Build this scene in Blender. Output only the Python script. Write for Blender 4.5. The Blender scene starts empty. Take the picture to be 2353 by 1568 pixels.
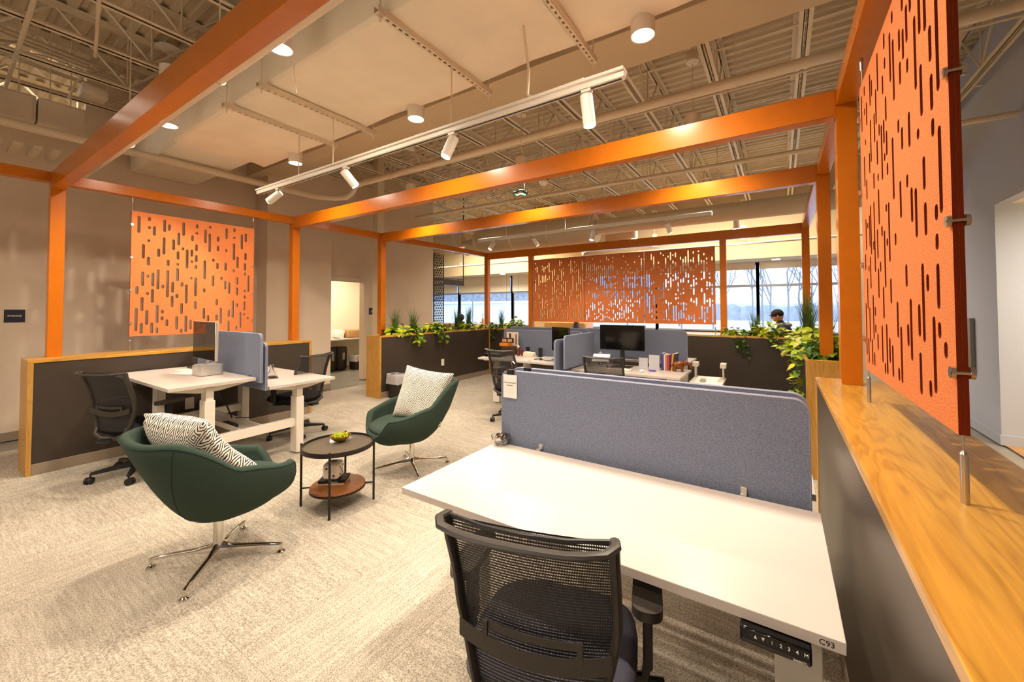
import bpy, bmesh, math, random
from mathutils import Vector, Matrix, Euler
random.seed(7)
sc = bpy.context.scene
C = sc.collection
PI = math.pi

# ------------------------------------------------------------------ camera
W_, H_ = 2353.0, 1568.0
F_, CX, CY, YAW, PIT, ROL = 922.62649, 1195.77613, 685.19258, .57342, .0246, .00247
CAM = Vector((0, 0, 1.5))
cy_, sy_ = math.cos(YAW), math.sin(YAW)
fwd = Vector((-sy_*math.cos(PIT), cy_*math.cos(PIT), math.sin(PIT)))
rgt = Vector((cy_, sy_, 0))
dwn = fwd.cross(rgt)
cr, sr = math.cos(ROL), math.sin(ROL)
r2 = cr*rgt + sr*dwn
d2 = -sr*rgt + cr*dwn
cam_d = bpy.data.cameras.new('camera')
cam = bpy.data.objects.new('camera', cam_d); C.objects.link(cam)
m = Matrix((r2, -d2, -fwd)).transposed().to_4x4()
m.translation = CAM
cam.matrix_world = m
cam_d.sensor_width = 36.0
cam_d.lens = F_/W_*36.0
cam_d.shift_x = (W_/2 - CX)/W_
cam_d.shift_y = (CY - H_/2)/W_
cam_d.clip_start = .02
cam_d.clip_end = 400
sc.camera = cam

# ------------------------------------------------------------------ world, exposure, area lights
wd = bpy.data.worlds.new('world'); sc.world = wd; wd.use_nodes = True
nt = wd.node_tree
bg = nt.nodes['Background']
gr = nt.nodes.new('ShaderNodeValToRGB'); tc = nt.nodes.new('ShaderNodeTexCoord'); sx = nt.nodes.new('ShaderNodeSeparateXYZ')
nt.links.new(tc.outputs['Generated'], sx.inputs[0]); nt.links.new(sx.outputs['Z'], gr.inputs[0])
gr.color_ramp.elements[0].color = (.80, .88, 1.0, 1); gr.color_ramp.elements[0].position = 0
gr.color_ramp.elements[1].color = (.74, .84, 1.0, 1); gr.color_ramp.elements[1].position = .5
nt.links.new(gr.outputs[0], bg.inputs[0])
bg.inputs[1].default_value = 1.9
sc.view_settings.view_transform = 'Standard'
sc.view_settings.look = 'None'
sc.view_settings.exposure = 0.40
sc.view_settings.gamma = 1.0
sc.view_settings.use_curve_mapping = False
WARM = (1.0, .845, .67)
WARM2 = (1.0, .88, .74)
P_CYL, P_TRACK, P_FILL = 124.0, 64.0, 26.0

def lamp(kind, name, loc, power, color, target=None, size=.06, spot=2.4, blend=.6, parent=None):
    d = bpy.data.lights.new(name, kind)
    d.energy = power; d.color = color
    if kind == 'SPOT':
        d.spot_size = spot; d.spot_blend = blend; d.shadow_soft_size = size
    elif kind == 'POINT':
        d.shadow_soft_size = size
    elif kind == 'AREA':
        d.shape = 'RECTANGLE'; d.size = size[0]; d.size_y = size[1]
    o = bpy.data.objects.new(name, d); C.objects.link(o)
    o.location = loc
    if target is not None:
        v = Vector(target) - Vector(loc)
        o.rotation_euler = v.to_track_quat('-Z', 'Y').to_euler()
    return o

# the building's other downlights behind the camera, plus unseen soft fills
for (x, y) in ((-4.72, -.9), (-2.71, -.9), (-.69, -.9), (-4.72, -3.2), (-1.7, -3.2)):
    lamp('SPOT', 'downlight_lamp', (x, y, 3.15), P_CYL*.85, WARM, (x, y, 0), .07, 2.9, .9)
lamp('AREA', 'hall_fill', (-2.4, -4.2, 3.55), 36, WARM2, (-2.6, 4.0, 1.6), (6.0, 1.6))  # soft fill added behind the camera, no panel hangs there
lamp('AREA', 'hall_fill', (-10.2, 1.0, 4.3), 120, WARM, (-9.5, 1.0, 0), (3.0, 5.0))
# office lights past the right hand ledge, storage room, lobby
lamp('AREA', 'room_lamp', (3.2, 5.2, 2.55), 80, (1.0, .86, .66), (3.2, 5.2, 0), (1.2, 1.2))
lamp('AREA', 'room_lamp', (-8.6, 5.6, 2.5), 42, (1.0, .88, .70), (-8.6, 5.6, 0), (.8, 1.2))
lamp('AREA', 'lobby_lamp', (-7.5, 9.6, 3.4), 220, (1.0, .84, .60), (-7.5, 10.2, 0), (3.5, 1.2))
lamp('AREA', 'lobby_lamp', (-1.0, 9.4, 3.6), 150, (1.0, .84, .62), (-1.0, 10.4, 0), (3.5, 1.0))

# ------------------------------------------------------------------ materials
def hexc(h):
    h = h.lstrip('#'); c = [int(h[i:i+2], 16)/255 for i in (0, 2, 4)]
    return tuple((x/12.92 if x <= .04045 else ((x+.055)/1.055)**2.4) for x in c) + (1,)
MATS = {}
def mat(name, col, rough=.5, metal=0.0, spec=.5, emit=0, ecol=None, noise=0, nscale=40, bump=0, bscale=200, coat=0, trans=0, alpha=1, ior=1.45, sheen=0):
    if name in MATS: return MATS[name]
    if isinstance(col, str): col = hexc(col)
    mt = bpy.data.materials.new(name); mt.use_nodes = True
    n = mt.node_tree.nodes; l = mt.node_tree.links; b = n['Principled BSDF']
    b.inputs['Base Color'].default_value = (*col[:3], 1)
    b.inputs['Roughness'].default_value = rough
    b.inputs['Metallic'].default_value = metal
    b.inputs['Specular IOR Level'].default_value = spec
    b.inputs['IOR'].default_value = ior
    if coat:
        b.inputs['Coat Weight'].default_value = coat; b.inputs['Coat Roughness'].default_value = .12
    if trans: b.inputs['Transmission Weight'].default_value = trans
    if alpha < 1: b.inputs['Alpha'].default_value = alpha
    if sheen: b.inputs['Sheen Weight'].default_value = sheen
    if emit:
        b.inputs['Emission Color'].default_value = (*(ecol or col)[:3], 1); b.inputs['Emission Strength'].default_value = emit
    if noise or bump:
        t = n.new('ShaderNodeTexCoord')
    if noise:
        q = n.new('ShaderNodeTexNoise'); q.inputs['Scale'].default_value = nscale; q.inputs['Detail'].default_value = 4
        l.new(t.outputs['Object'], q.inputs['Vector'])
        mr = n.new('ShaderNodeMapRange'); mr.inputs[1].default_value = .3; mr.inputs[2].default_value = .7
        mr.inputs[3].default_value = 1-noise; mr.inputs[4].default_value = 1+noise
        l.new(q.outputs['Fac'], mr.inputs[0])
        mx = n.new('ShaderNodeVectorMath'); mx.operation = 'SCALE'; mx.inputs[0].default_value = col[:3]
        l.new(mr.outputs[0], mx.inputs['Scale']); l.new(mx.outputs[0], b.inputs['Base Color'])
    if bump:
        q2 = n.new('ShaderNodeTexNoise'); q2.inputs['Scale'].default_value = bscale; q2.inputs['Detail'].default_value = 3
        l.new(t.outputs['Object'], q2.inputs['Vector'])
        bp = n.new('ShaderNodeBump'); bp.inputs['Strength'].default_value = bump; bp.inputs['Distance'].default_value = .002
        l.new(q2.outputs['Fac'], bp.inputs['Height']); l.new(bp.outputs[0], b.inputs['Normal'])
    MATS[name] = mt
    return mt

def wood_mat(name, c1, c2, axis='Y', rough=.3, scale=1.0, coat=.2):
    if name in MATS: return MATS[name]
    mt = bpy.data.materials.new(name); mt.use_nodes = True
    n = mt.node_tree.nodes; l = mt.node_tree.links; b = n['Principled BSDF']
    t = n.new('ShaderNodeTexCoord'); mp = n.new('ShaderNodeMapping')
    s = {'X': (.55, 5, 5), 'Y': (5, .55, 5), 'Z': (5, 5, .55)}[axis]
    mp.inputs['Scale'].default_value = [v*scale for v in s]
    l.new(t.outputs['Object'], mp.inputs[0])
    n1 = n.new('ShaderNodeTexNoise'); n1.inputs['Scale'].default_value = 1.1; n1.inputs['Detail'].default_value = 3; n1.inputs['Distortion'].default_value = .8
    l.new(mp.outputs[0], n1.inputs['Vector'])
    ml = n.new('ShaderNodeMath'); ml.operation = 'MULTIPLY'; ml.inputs[1].default_value = 17
    l.new(n1.outputs['Fac'], ml.inputs[0])
    fr = n.new('ShaderNodeMath'); fr.operation = 'PINGPONG'; fr.inputs[1].default_value = 1.0
    l.new(ml.outputs[0], fr.inputs[0])
    pw = n.new('ShaderNodeMath'); pw.operation = 'POWER'; pw.inputs[1].default_value = 2.2
    l.new(fr.outputs[0], pw.inputs[0])
    n2 = n.new('ShaderNodeTexNoise'); n2.inputs['Scale'].default_value = 22; n2.inputs['Detail'].default_value = 5
    mp2 = n.new('ShaderNodeMapping'); mp2.inputs['Scale'].default_value = [v*scale for v in {'X': (.18, 3, 3), 'Y': (3, .18, 3), 'Z': (3, 3, .18)}[axis]]
    l.new(t.outputs['Object'], mp2.inputs[0]); l.new(mp2.outputs[0], n2.inputs['Vector'])
    m1 = n.new('ShaderNodeMath'); m1.operation = 'MULTIPLY_ADD'; m1.inputs[1].default_value = .42
    l.new(pw.outputs[0], m1.inputs[0])
    m2 = n.new('ShaderNodeMath'); m2.operation = 'MULTIPLY'; m2.inputs[1].default_value = .8
    l.new(n2.outputs['Fac'], m2.inputs[0]); l.new(m2.outputs[0], m1.inputs[2])
    mx = n.new('ShaderNodeMix'); mx.data_type = 'RGBA'
    mx.inputs[6].default_value = hexc(c1); mx.inputs[7].default_value = hexc(c2)
    l.new(m1.outputs[0], mx.inputs[0]); l.new(mx.outputs[2], b.inputs['Base Color'])
    b.inputs['Roughness'].default_value = rough; b.inputs['Coat Weight'].default_value = coat; b.inputs['Coat Roughness'].default_value = .2
    MATS[name] = mt
    return mt

def fabric_mat(name, c1, c2, scale=420, rough=.9, bump=.25, stretch=(1, 1, 1)):
    if name in MATS: return MATS[name]
    mt = bpy.data.materials.new(name); mt.use_nodes = True
    n = mt.node_tree.nodes; l = mt.node_tree.links; b = n['Principled BSDF']
    t = n.new('ShaderNodeTexCoord'); mp = n.new('ShaderNodeMapping'); mp.inputs['Scale'].default_value = stretch
    l.new(t.outputs['Object'], mp.inputs[0])
    q = n.new('ShaderNodeTexNoise'); q.inputs['Scale'].default_value = scale; q.inputs['Detail'].default_value = 2; q.inputs['Roughness'].default_value = .7
    l.new(mp.outputs[0], q.inputs['Vector'])
    r = n.new('ShaderNodeMapRange'); r.inputs[1].default_value = .36; r.inputs[2].default_value = .64
    l.new(q.outputs['Fac'], r.inputs[0])
    mx = n.new('ShaderNodeMix'); mx.data_type = 'RGBA'
    mx.inputs[6].default_value = hexc(c1); mx.inputs[7].default_value = hexc(c2)
    l.new(r.outputs[0], mx.inputs[0]); l.new(mx.outputs[2], b.inputs['Base Color'])
    bp = n.new('ShaderNodeBump'); bp.inputs['Strength'].default_value = bump; bp.inputs['Distance'].default_value = .001
    l.new(q.outputs['Fac'], bp.inputs['Height']); l.new(bp.outputs[0], b.inputs['Normal'])
    b.inputs['Roughness'].default_value = rough; b.inputs['Specular IOR Level'].default_value = .2
    MATS[name] = mt
    return mt

def carpet_mat():
    mt = bpy.data.materials.new('carpet'); mt.use_nodes = True
    n = mt.node_tree.nodes; l = mt.node_tree.links; b = n['Principled BSDF']
    t = n.new('ShaderNodeTexCoord'); oi = n.new('ShaderNodeObjectInfo')
    # each tile gets its own patch of the pattern
    ad = n.new('ShaderNodeVectorMath'); ad.operation = 'ADD'
    sc_ = n.new('ShaderNodeVectorMath'); sc_.operation = 'SCALE'; sc_.inputs[0].default_value = (13, 37, 5)
    l.new(oi.outputs['Random'], sc_.inputs['Scale'])
    l.new(t.outputs['Object'], ad.inputs[0]); l.new(sc_.outputs[0], ad.inputs[1])
    def streak(sv, scale, lo, hi):
        mp = n.new('ShaderNodeMapping'); mp.inputs['Scale'].default_value = sv
        l.new(ad.outputs[0], mp.inputs[0])
        q = n.new('ShaderNodeTexNoise'); q.inputs['Scale'].default_value = scale; q.inputs['Detail'].default_value = 3
        l.new(mp.outputs[0], q.inputs['Vector'])
        r = n.new('ShaderNodeMapRange'); r.inputs[1].default_value = lo; r.inputs[2].default_value = hi
        l.new(q.outputs['Fac'], r.inputs[0]); return r.outputs[0]
    a = streak((1, 12, 1), 6, .40, .68)
    c = streak((1, 1, 1), 170, .34, .66)
    d = streak((16, 1, 1), 6, .60, .72)
    m1 = n.new('ShaderNodeMath'); m1.operation = 'MULTIPLY_ADD'; m1.inputs[1].default_value = .20
    m2 = n.new('ShaderNodeMath'); m2.operation = 'MULTIPLY'; m2.inputs[1].default_value = .66
    l.new(c, m2.inputs[0]); l.new(a, m1.inputs[0]); l.new(m2.outputs[0], m1.inputs[2])
    m3 = n.new('ShaderNodeMath'); m3.operation = 'MULTIPLY_ADD'; m3.inputs[1].default_value = .18
    l.new(d, m3.inputs[0]); l.new(m1.outputs[0], m3.inputs[2])
    mx = n.new('ShaderNodeMix'); mx.data_type = 'RGBA'
    mx.inputs[6].default_value = hexc('#7c7366'); mx.inputs[7].default_value = hexc('#dcd2c0')
    l.new(m3.outputs[0], mx.inputs[0])
    rr = n.new('ShaderNodeMapRange'); rr.inputs[3].default_value = .93; rr.inputs[4].default_value = 1.05
    l.new(oi.outputs['Random'], rr.inputs[0])
    sc2 = n.new('ShaderNodeVectorMath'); sc2.operation = 'SCALE'
    l.new(mx.outputs[2], sc2.inputs[0]); l.new(rr.outputs[0], sc2.inputs['Scale'])
    l.new(sc2.outputs[0], b.inputs['Base Color'])
    bp = n.new('ShaderNodeBump'); bp.inputs['Strength'].default_value = .5; bp.inputs['Distance'].default_value = .004
    l.new(m1.outputs[0], bp.inputs['Height']); l.new(bp.outputs[0], b.inputs['Normal'])
    b.inputs['Roughness'].default_value = .95; b.inputs['Specular IOR Level'].default_value = .1
    return mt

def diamond_mat():
    mt = bpy.data.materials.new('diamond_weave'); mt.use_nodes = True
    n = mt.node_tree.nodes; l = mt.node_tree.links; b = n['Principled BSDF']
    t = n.new('ShaderNodeTexCoord'); mp = n.new('ShaderNodeMapping'); mp.inputs['Scale'].default_value = (6.0, 6.0, 1)
    l.new(t.outputs['UV'], mp.inputs[0])
    nz = n.new('ShaderNodeTexNoise'); nz.inputs['Scale'].default_value = 60
    l.new(t.outputs['UV'], nz.inputs['Vector'])
    s1 = n.new('ShaderNodeVectorMath'); s1.operation = 'MULTIPLY_ADD'
    s1.inputs[1].default_value = (.05, .05, 0)
    l.new(nz.outputs['Color'], s1.inputs[0]); l.new(mp.outputs[0], s1.inputs[2])
    sp = n.new('ShaderNodeSeparateXYZ'); l.new(s1.outputs[0], sp.inputs[0])
    outs = []
    for k in (0, 1):
        f = n.new('ShaderNodeMath'); f.operation = 'PINGPONG'; f.inputs[1].default_value = .5
        l.new(sp.outputs[k], f.inputs[0]); outs.append(f.outputs[0])
    a = n.new('ShaderNodeMath'); a.operation = 'ADD'; l.new(outs[0], a.inputs[0]); l.new(outs[1], a.inputs[1])
    s = n.new('ShaderNodeMath'); s.operation = 'MULTIPLY'; s.inputs[1].default_value = 7*PI*2*.72; l.new(a.outputs[0], s.inputs[0])
    w = n.new('ShaderNodeMath'); w.operation = 'SINE'; l.new(s.outputs[0], w.inputs[0])
    r = n.new('ShaderNodeMapRange'); r.inputs[1].default_value = .05; r.inputs[2].default_value = .45
    l.new(w.outputs[0], r.inputs[0])
    mx = n.new('ShaderNodeMix'); mx.data_type = 'RGBA'
    mx.inputs[6].default_value = hexc('#ece4d6'); mx.inputs[7].default_value = hexc('#3a3530')
    l.new(r.outputs[0], mx.inputs[0]); l.new(mx.outputs[2], b.inputs['Base Color'])
    bp = n.new('ShaderNodeBump'); bp.inputs['Strength'].default_value = .6; bp.inputs['Distance'].default_value = .003; bp.invert = True
    l.new(r.outputs[0], bp.inputs['Height']); l.new(bp.outputs[0], b.inputs['Normal'])
    b.inputs['Roughness'].default_value = .95
    return mt

def mesh_fabric_mat():
    mt = bpy.data.materials.new('black_mesh'); mt.use_nodes = True
    n = mt.node_tree.nodes; l = mt.node_tree.links; b = n['Principled BSDF']
    t = n.new('ShaderNodeTexCoord'); sp = n.new('ShaderNodeSeparateXYZ'); l.new(t.outputs['UV'], sp.inputs[0])
    outs = []
    for k, f_, th in ((0, 210, .1), (1, 118, .32)):
        s = n.new('ShaderNodeMath'); s.operation = 'MULTIPLY'; s.inputs[1].default_value = f_*PI; l.new(sp.outputs[k], s.inputs[0])
        w = n.new('ShaderNodeMath'); w.operation = 'SINE'; l.new(s.outputs[0], w.inputs[0])
        g = n.new('ShaderNodeMath'); g.operation = 'GREATER_THAN'; g.inputs[1].default_value = th; l.new(w.outputs[0], g.inputs[0])
        outs.append(g.outputs[0])
    ml = n.new('ShaderNodeMath'); ml.operation = 'MULTIPLY'; l.new(outs[0], ml.inputs[0]); l.new(outs[1], ml.inputs[1])
    tr = n.new('ShaderNodeBsdfTransparent'); ms = n.new('ShaderNodeMixShader')
    l.new(ml.outputs[0], ms.inputs[0]); l.new(b.outputs[0], ms.inputs[1]); l.new(tr.outputs[0], ms.inputs[2])
    l.new(ms.outputs[0], n['Material Output'].inputs['Surface'])
    b.inputs['Base Color'].default_value = (.012, .012, .014, 1); b.inputs['Roughness'].default_value = .55
    return mt

ORANGE = mat('orange_paint', (.54, .142, .003), rough=.26, noise=.04, nscale=14, bump=.05, bscale=60, coat=.15)
CAPW = wood_mat('oak_laminate', '#dba542', '#9c6c22', 'Y', .3, 1.5)
ENDW = wood_mat('oak_laminate_upright', '#c99a4c', '#a6742c', 'Z', .4, 1.6, .05)
CAPX = wood_mat('oak_laminate_cross', '#d9ac5a', '#a67832', 'X', .32)
DARKP = mat('charcoal_laminate', '#3e352d', rough=.36, noise=.10, nscale=3, coat=.0)
BASEB = mat('taupe_baseboard', '#8f7f6c', rough=.5)
FELT = fabric_mat('orange_felt', '#b45c30', '#d8864f', 240, .95, .2)
FELTD = mat('felt_edge', '#6e2810', rough=1, spec=.1)
SCREENF = fabric_mat('blue_grey_fabric', '#525a6c', '#8f98ae', 520, .95, .3)
SCREENE = mat('blue_grey_piping', '#8f93a6', rough=.8)
WHITE = mat('white_laminate', '#c9bfb7', rough=.28)
WHITEM = mat('white_metal', '#e4ddcf', rough=.35)
WALL = mat('taupe_wall', '#dac8b2', rough=.85, noise=.03, nscale=3, bump=.1, bscale=90)
WALLR = mat('daylit_blue_wall', '#b0b8ca', rough=.8, bump=.1, bscale=90)  # blue of the window daylight mixed into this wall colour
CREAMW = mat('cream_wall', '#e6dcc4', rough=.85)
BEIGEW = mat('beige_wall', '#cbb898', rough=.85)
CEIL = mat('cream_ceiling_paint', '#d2c3ab', rough=.6, noise=.05, nscale=2)
CEILD = mat('cream_deck_paint', '#d6c6ab', rough=.7)
DUCT = mat('duct_wrap', '#f0e5ce', rough=.55, noise=.04, nscale=4, bump=.35, bscale=9)
PIPE = mat('cream_pipe_paint', '#e2d3b8', rough=.4)
CARPET = carpet_mat()
CONC = mat('polished_concrete', '#8d877c', rough=.22, noise=.10, nscale=2.5, coat=.15)
GREEN = fabric_mat('green_wool', '#26332c', '#3c4c41', 700, .9, .35)
SEAM = mat('dark_green_seam', '#16302a', rough=.9)
CHROME = mat('chrome', '#d9d6d0', rough=.07, metal=1)
BRUSH = mat('brushed_steel', '#c9c4bc', rough=.3, metal=1)
BLACKP = mat('black_plastic', '#1b1a1a', rough=.42, bump=.15, bscale=600)
BLACKG = mat('dark_grey_plastic', '#37322d', rough=.38)
BLACKF = fabric_mat('black_seat_fabric', '#15161b', '#2b2d36', 600, .95, .3)
GREYF = fabric_mat('slate_seat_fabric', '#4a4a58', '#6c6c7c', 600, .95, .3)
MESHF = mesh_fabric_mat()
BLACKM = mat('black_metal', '#2a2320', rough=.45, metal=.3)
SMOKE = mat('smoked_glass', (.22, .18, .13), rough=.04, alpha=.34)
GLASS = mat('clear_glass', (.96, .98, 1), rough=.01, trans=1, ior=1.45)
WINGL = None
WALNUT = wood_mat('walnut', '#a8662c', '#70401a', 'X', .35, 2.0)
BRASS = mat('brass', '#c79a2e', rough=.22, metal=1)
MOSS = mat('moss', '#7f8f14', rough=1, noise=.4, nscale=90)
DIAM = diamond_mat()
IVORY = mat('ivory_ceramic', '#e9dfcf', rough=.35)
BLACKD = mat('black_pips', '#181410', rough=.5)
PAPER = mat('paper', '#f1ebe6', rough=.7)
PAPERC = mat('cream_paper', '#e5d5b5', rough=.7)
INK = mat('ink', '#3a2f2a', rough=.7)
SCRN = mat('black_screen', '#0c0a0b', rough=.08)
NAVY = mat('navy_sign', '#242634', rough=.5)
ALU = mat('silver_aluminium', '#d6d2cc', rough=.28, metal=.6)
MULL = mat('grey_window_frame', '#8f95a2', rough=.5)
SHADE = mat('white_roller_shade', '#efe6d6', rough=.9)
LENS = mat('lit_lens', (1, .95, .85), emit=14, ecol=(1, .93, .80))
LENSD = mat('dim_lens', (1, .95, .85), emit=.5, ecol=(1, .93, .80))
GLOBE = mat('lit_globe', (1, .97, .9), emit=2.2, ecol=(1, .97, .92))
LEAFS = [mat('leaf_lime', '#a3b51c', rough=.45), mat('leaf_green', '#5f8a1e', rough=.45), mat('leaf_deep', '#355a1c', rough=.5), mat('leaf_yellow', '#c2c326', rough=.45)]
for lf in LEAFS:
    lf.node_tree.nodes['Principled BSDF'].inputs['Transmission Weight'].default_value = 0
    lf.node_tree.nodes['Principled BSDF'].inputs['Subsurface Weight'].default_value = 0
GRASSM = mat('grass_blade', '#4d6b26', rough=.5, noise=.3, nscale=12)
GRASSD = mat('grass_blade_dark', '#33502a', rough=.5, noise=.3, nscale=12)
SOIL = mat('soil', '#2b2018', rough=1, noise=.4, nscale=60)
SKIN = mat('skin', '#b9805e', rough=.6)
HAIR = mat('dark_cap', '#17120f', rough=.9)
JACKET = mat('black_jacket', '#1d1f26', rough=.85)
JACKG = mat('grey_jacket_yoke', '#6d6c6e', rough=.85)
SNOW = mat('snow_ground', '#e6edf5', rough=.9, noise=.08, nscale=.3)
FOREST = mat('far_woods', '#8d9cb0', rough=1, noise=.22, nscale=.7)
BARK = mat('hazy_bark', '#7f8b9b', rough=1)  # pale blue-grey: distance haze put into the bark colour
BIN = mat('black_bin', '#221c19', rough=.5)
LINER = mat('clear_liner', (.93, .92, .9), rough=.15, alpha=.42)
RED = mat('red_plastic', '#7d1420', rough=.4)
EXITM = mat('exit_red', (1, .12, .05), emit=3, ecol=(1, .16, .07))
DGREEN = mat('dark_green_metal', '#17453a', rough=.4)

# ------------------------------------------------------------------ geometry helpers
class G:
    def __init__(s): s.v = []; s.f = []; s.uv = None
    def add(s, vs, fs, M=None):
        b = len(s.v)
        for p in vs:
            p = Vector(p)
            s.v.append(M @ p if M is not None else p)
        s.f += [tuple(i+b for i in f) for f in fs]
        return s
    def box(s, a, b, bev=0, M=None):
        x0, x1 = sorted((a[0], b[0])); y0, y1 = sorted((a[1], b[1])); z0, z1 = sorted((a[2], b[2]))
        if bev <= 0:
            vs = [(x0,y0,z0),(x1,y0,z0),(x1,y1,z0),(x0,y1,z0),(x0,y0,z1),(x1,y0,z1),(x1,y1,z1),(x0,y1,z1)]
            fs = [(0,3,2,1),(4,5,6,7),(0,1,5,4),(1,2,6,5),(2,3,7,6),(3,0,4,7)]
            return s.add(vs, fs, M)
        bm = bmesh.new(); bmesh.ops.create_cube(bm, size=1)
        for v in bm.verts:
            v.co = Vector((x0+(v.co.x+.5)*(x1-x0), y0+(v.co.y+.5)*(y1-y0), z0+(v.co.z+.5)*(z1-z0)))
        bv = min(bev, .49*min(x1-x0, y1-y0, z1-z0))
        bmesh.ops.bevel(bm, geom=bm.edges[:], offset=bv, segments=2 if bev > .004 else 1, profile=.5, affect='EDGES')
        bm.verts.index_update()
        s.add([v.co.copy() for v in bm.verts], [[v.index for v in f.verts] for f in bm.faces], M)
        bm.free(); return s
    def cyl(s, p0, p1, r0, r1=None, n=14, caps=True, M=None):
        r1 = r0 if r1 is None else r1
        p0, p1 = Vector(p0), Vector(p1); d = (p1-p0).normalized()
        a = Vector((1,0,0)) if abs(d.x) < .8 else Vector((0,1,0))
        u = d.cross(a).normalized(); w = d.cross(u)
        vs = []
        for p, r in ((p0, r0), (p1, r1)):
            for i in range(n):
                t = 2*PI*i/n; vs.append(p + r*(math.cos(t)*u + math.sin(t)*w))
        fs = [(i, (i+1) % n, n+(i+1) % n, n+i) for i in range(n)]
        if caps: fs += [tuple(reversed(range(n))), tuple(range(n, 2*n))]
        return s.add(vs, fs, M)
    def tube(s, pts, r, n=8, M=None, caps=True):
        pts = [Vector(p) for p in pts]; rs = r if isinstance(r, (list, tuple)) else [r]*len(pts)
        vs = []; u = None
        for i, p in enumerate(pts):
            d = (pts[min(i+1, len(pts)-1)] - pts[max(i-1, 0)]).normalized()
            if u is None:
                a = Vector((0,0,1)) if abs(d.z) < .8 else Vector((1,0,0)); u = d.cross(a).normalized()
            else:
                u = (u - d*u.dot(d)).normalized()
            w = d.cross(u)
            for k in range(n):
                t = 2*PI*k/n; vs.append(p + rs[i]*(math.cos(t)*u + math.sin(t)*w))
        fs = []
        for i in range(len(pts)-1):
            for k in range(n):
                fs.append((i*n+k, i*n+(k+1) % n, (i+1)*n+(k+1) % n, (i+1)*n+k))
        if caps: fs += [tuple(reversed(range(n))), tuple(range((len(pts)-1)*n, len(pts)*n))]
        return s.add(vs, fs, M)
    def lathe(s, prof, c=(0,0,0), n=24, M=None):
        vs = []; fs = []
        for (r, z) in prof:
            for k in range(n):
                t = 2*PI*k/n; vs.append((c[0]+r*math.cos(t), c[1]+r*math.sin(t), c[2]+z))
        for i in range(len(prof)-1):
            for k in range(n):
                fs.append((i*n+k, i*n+(k+1) % n, (i+1)*n+(k+1) % n, (i+1)*n+k))
        if prof[0][0] > 1e-4: fs.append(tuple(reversed(range(n))))
        if prof[-1][0] > 1e-4: fs.append(tuple(range((len(prof)-1)*n, len(prof)*n)))
        return s.add(vs, fs, M)
    def sphere(s, c, r, n=14, m_=9, M=None, sc_=(1,1,1)):
        vs = []; fs = []
        for i in range(m_+1):
            ph = PI*i/m_
            for k in range(n):
                t = 2*PI*k/n
                vs.append((c[0]+r*sc_[0]*math.sin(ph)*math.cos(t), c[1]+r*sc_[1]*math.sin(ph)*math.sin(t), c[2]-r*sc_[2]*math.cos(ph)))
        for i in range(m_):
            for k in range(n):
                fs.append((i*n+k, i*n+(k+1) % n, (i+1)*n+(k+1) % n, (i+1)*n+k))
        return s.add(vs, fs, M)
    def prism(s, poly, axis, a, b, M=None):
        n = len(poly)
        def P(p, t):
            return {'x': (t, p[0], p[1]), 'y': (p[0], t, p[1]), 'z': (p[0], p[1], t)}[axis]
        vs = [P(p, a) for p in poly] + [P(p, b) for p in poly]
        fs = [(i, (i+1) % n, n+(i+1) % n, n+i) for i in range(n)] + [tuple(reversed(range(n))), tuple(range(n, 2*n))]
        return s.add(vs, fs, M)

def mk_mesh(name, g, mt, smooth=40):
    me = bpy.data.meshes.new(name)
    me.from_pydata([tuple(v) for v in g.v], [], g.f)
    me.materials.append(mt)
    bm = bmesh.new(); bm.from_mesh(me)
    bmesh.ops.remove_doubles(bm, verts=bm.verts[:], dist=1e-5)
    bmesh.ops.recalc_face_normals(bm, faces=bm.faces[:])
    bm.to_mesh(me); bm.free()
    if smooth:
        for p in me.polygons: p.use_smooth = True
        try: me.set_sharp_from_angle(angle=math.radians(smooth))
        except Exception: pass
    return me
WM = {}
def link(name, me, parent=None, world=False):
    o = bpy.data.objects.new(name, me); C.objects.link(o)
    if parent is not None:
        o.parent = parent
        if world: o.matrix_parent_inverse = WM[parent.name].inverted()
        WM[o.name] = WM[parent.name].copy() if not world else Matrix.Identity(4)
    else: WM[o.name] = Matrix.Identity(4)
    return o
def obj(name, g, mt, parent=None, world=True, smooth=40):
    return link(name, g if isinstance(g, bpy.types.Mesh) else mk_mesh(name, g, mt, smooth), parent, world)
def tag(o, label=None, cat=None, group=None, kind=None):
    if label: o['label'] = label
    if cat: o['category'] = cat
    if group: o['group'] = group
    if kind: o['kind'] = kind
    return o
def thing(name, label, cat, loc=(0,0,0), rz=0, group=None, tilt=None, kind=None):
    o = bpy.data.objects.new(name, None); C.objects.link(o)
    o.empty_display_size = .1
    o.location = loc; o.rotation_euler = (tilt[0], tilt[1], rz) if tilt else (0, 0, rz)
    WM[o.name] = Matrix.LocRotScale(Vector(loc), o.rotation_euler.copy(), Vector((1,1,1)))
    return tag(o, label, cat, group, kind)
def struct(name, g, mt, parent=None, smooth=40):
    o = obj(name, g, mt, parent, True, smooth)
    if parent is None: o['kind'] = 'structure'
    return o
def dup(root, loc, rz=None, label=None, group=None):
    def cp(o, par):
        c = o.copy(); C.objects.link(c); c.parent = par
        if par is None:
            c.location = loc
            if rz is not None: c.rotation_euler = (0, 0, rz)
            WM[c.name] = Matrix.LocRotScale(Vector(loc), c.rotation_euler.copy(), Vector((1,1,1)))
        for k in [q for q in CH.get(o.name, [])]:
            cp(k, c)
        return c
    CH = {}
    for q in C.objects:
        if q.parent: CH.setdefault(q.parent.name, []).append(q)
    r = cp(root, None)
    if label: r['label'] = label
    if group: r['group'] = group
    return r
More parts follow.
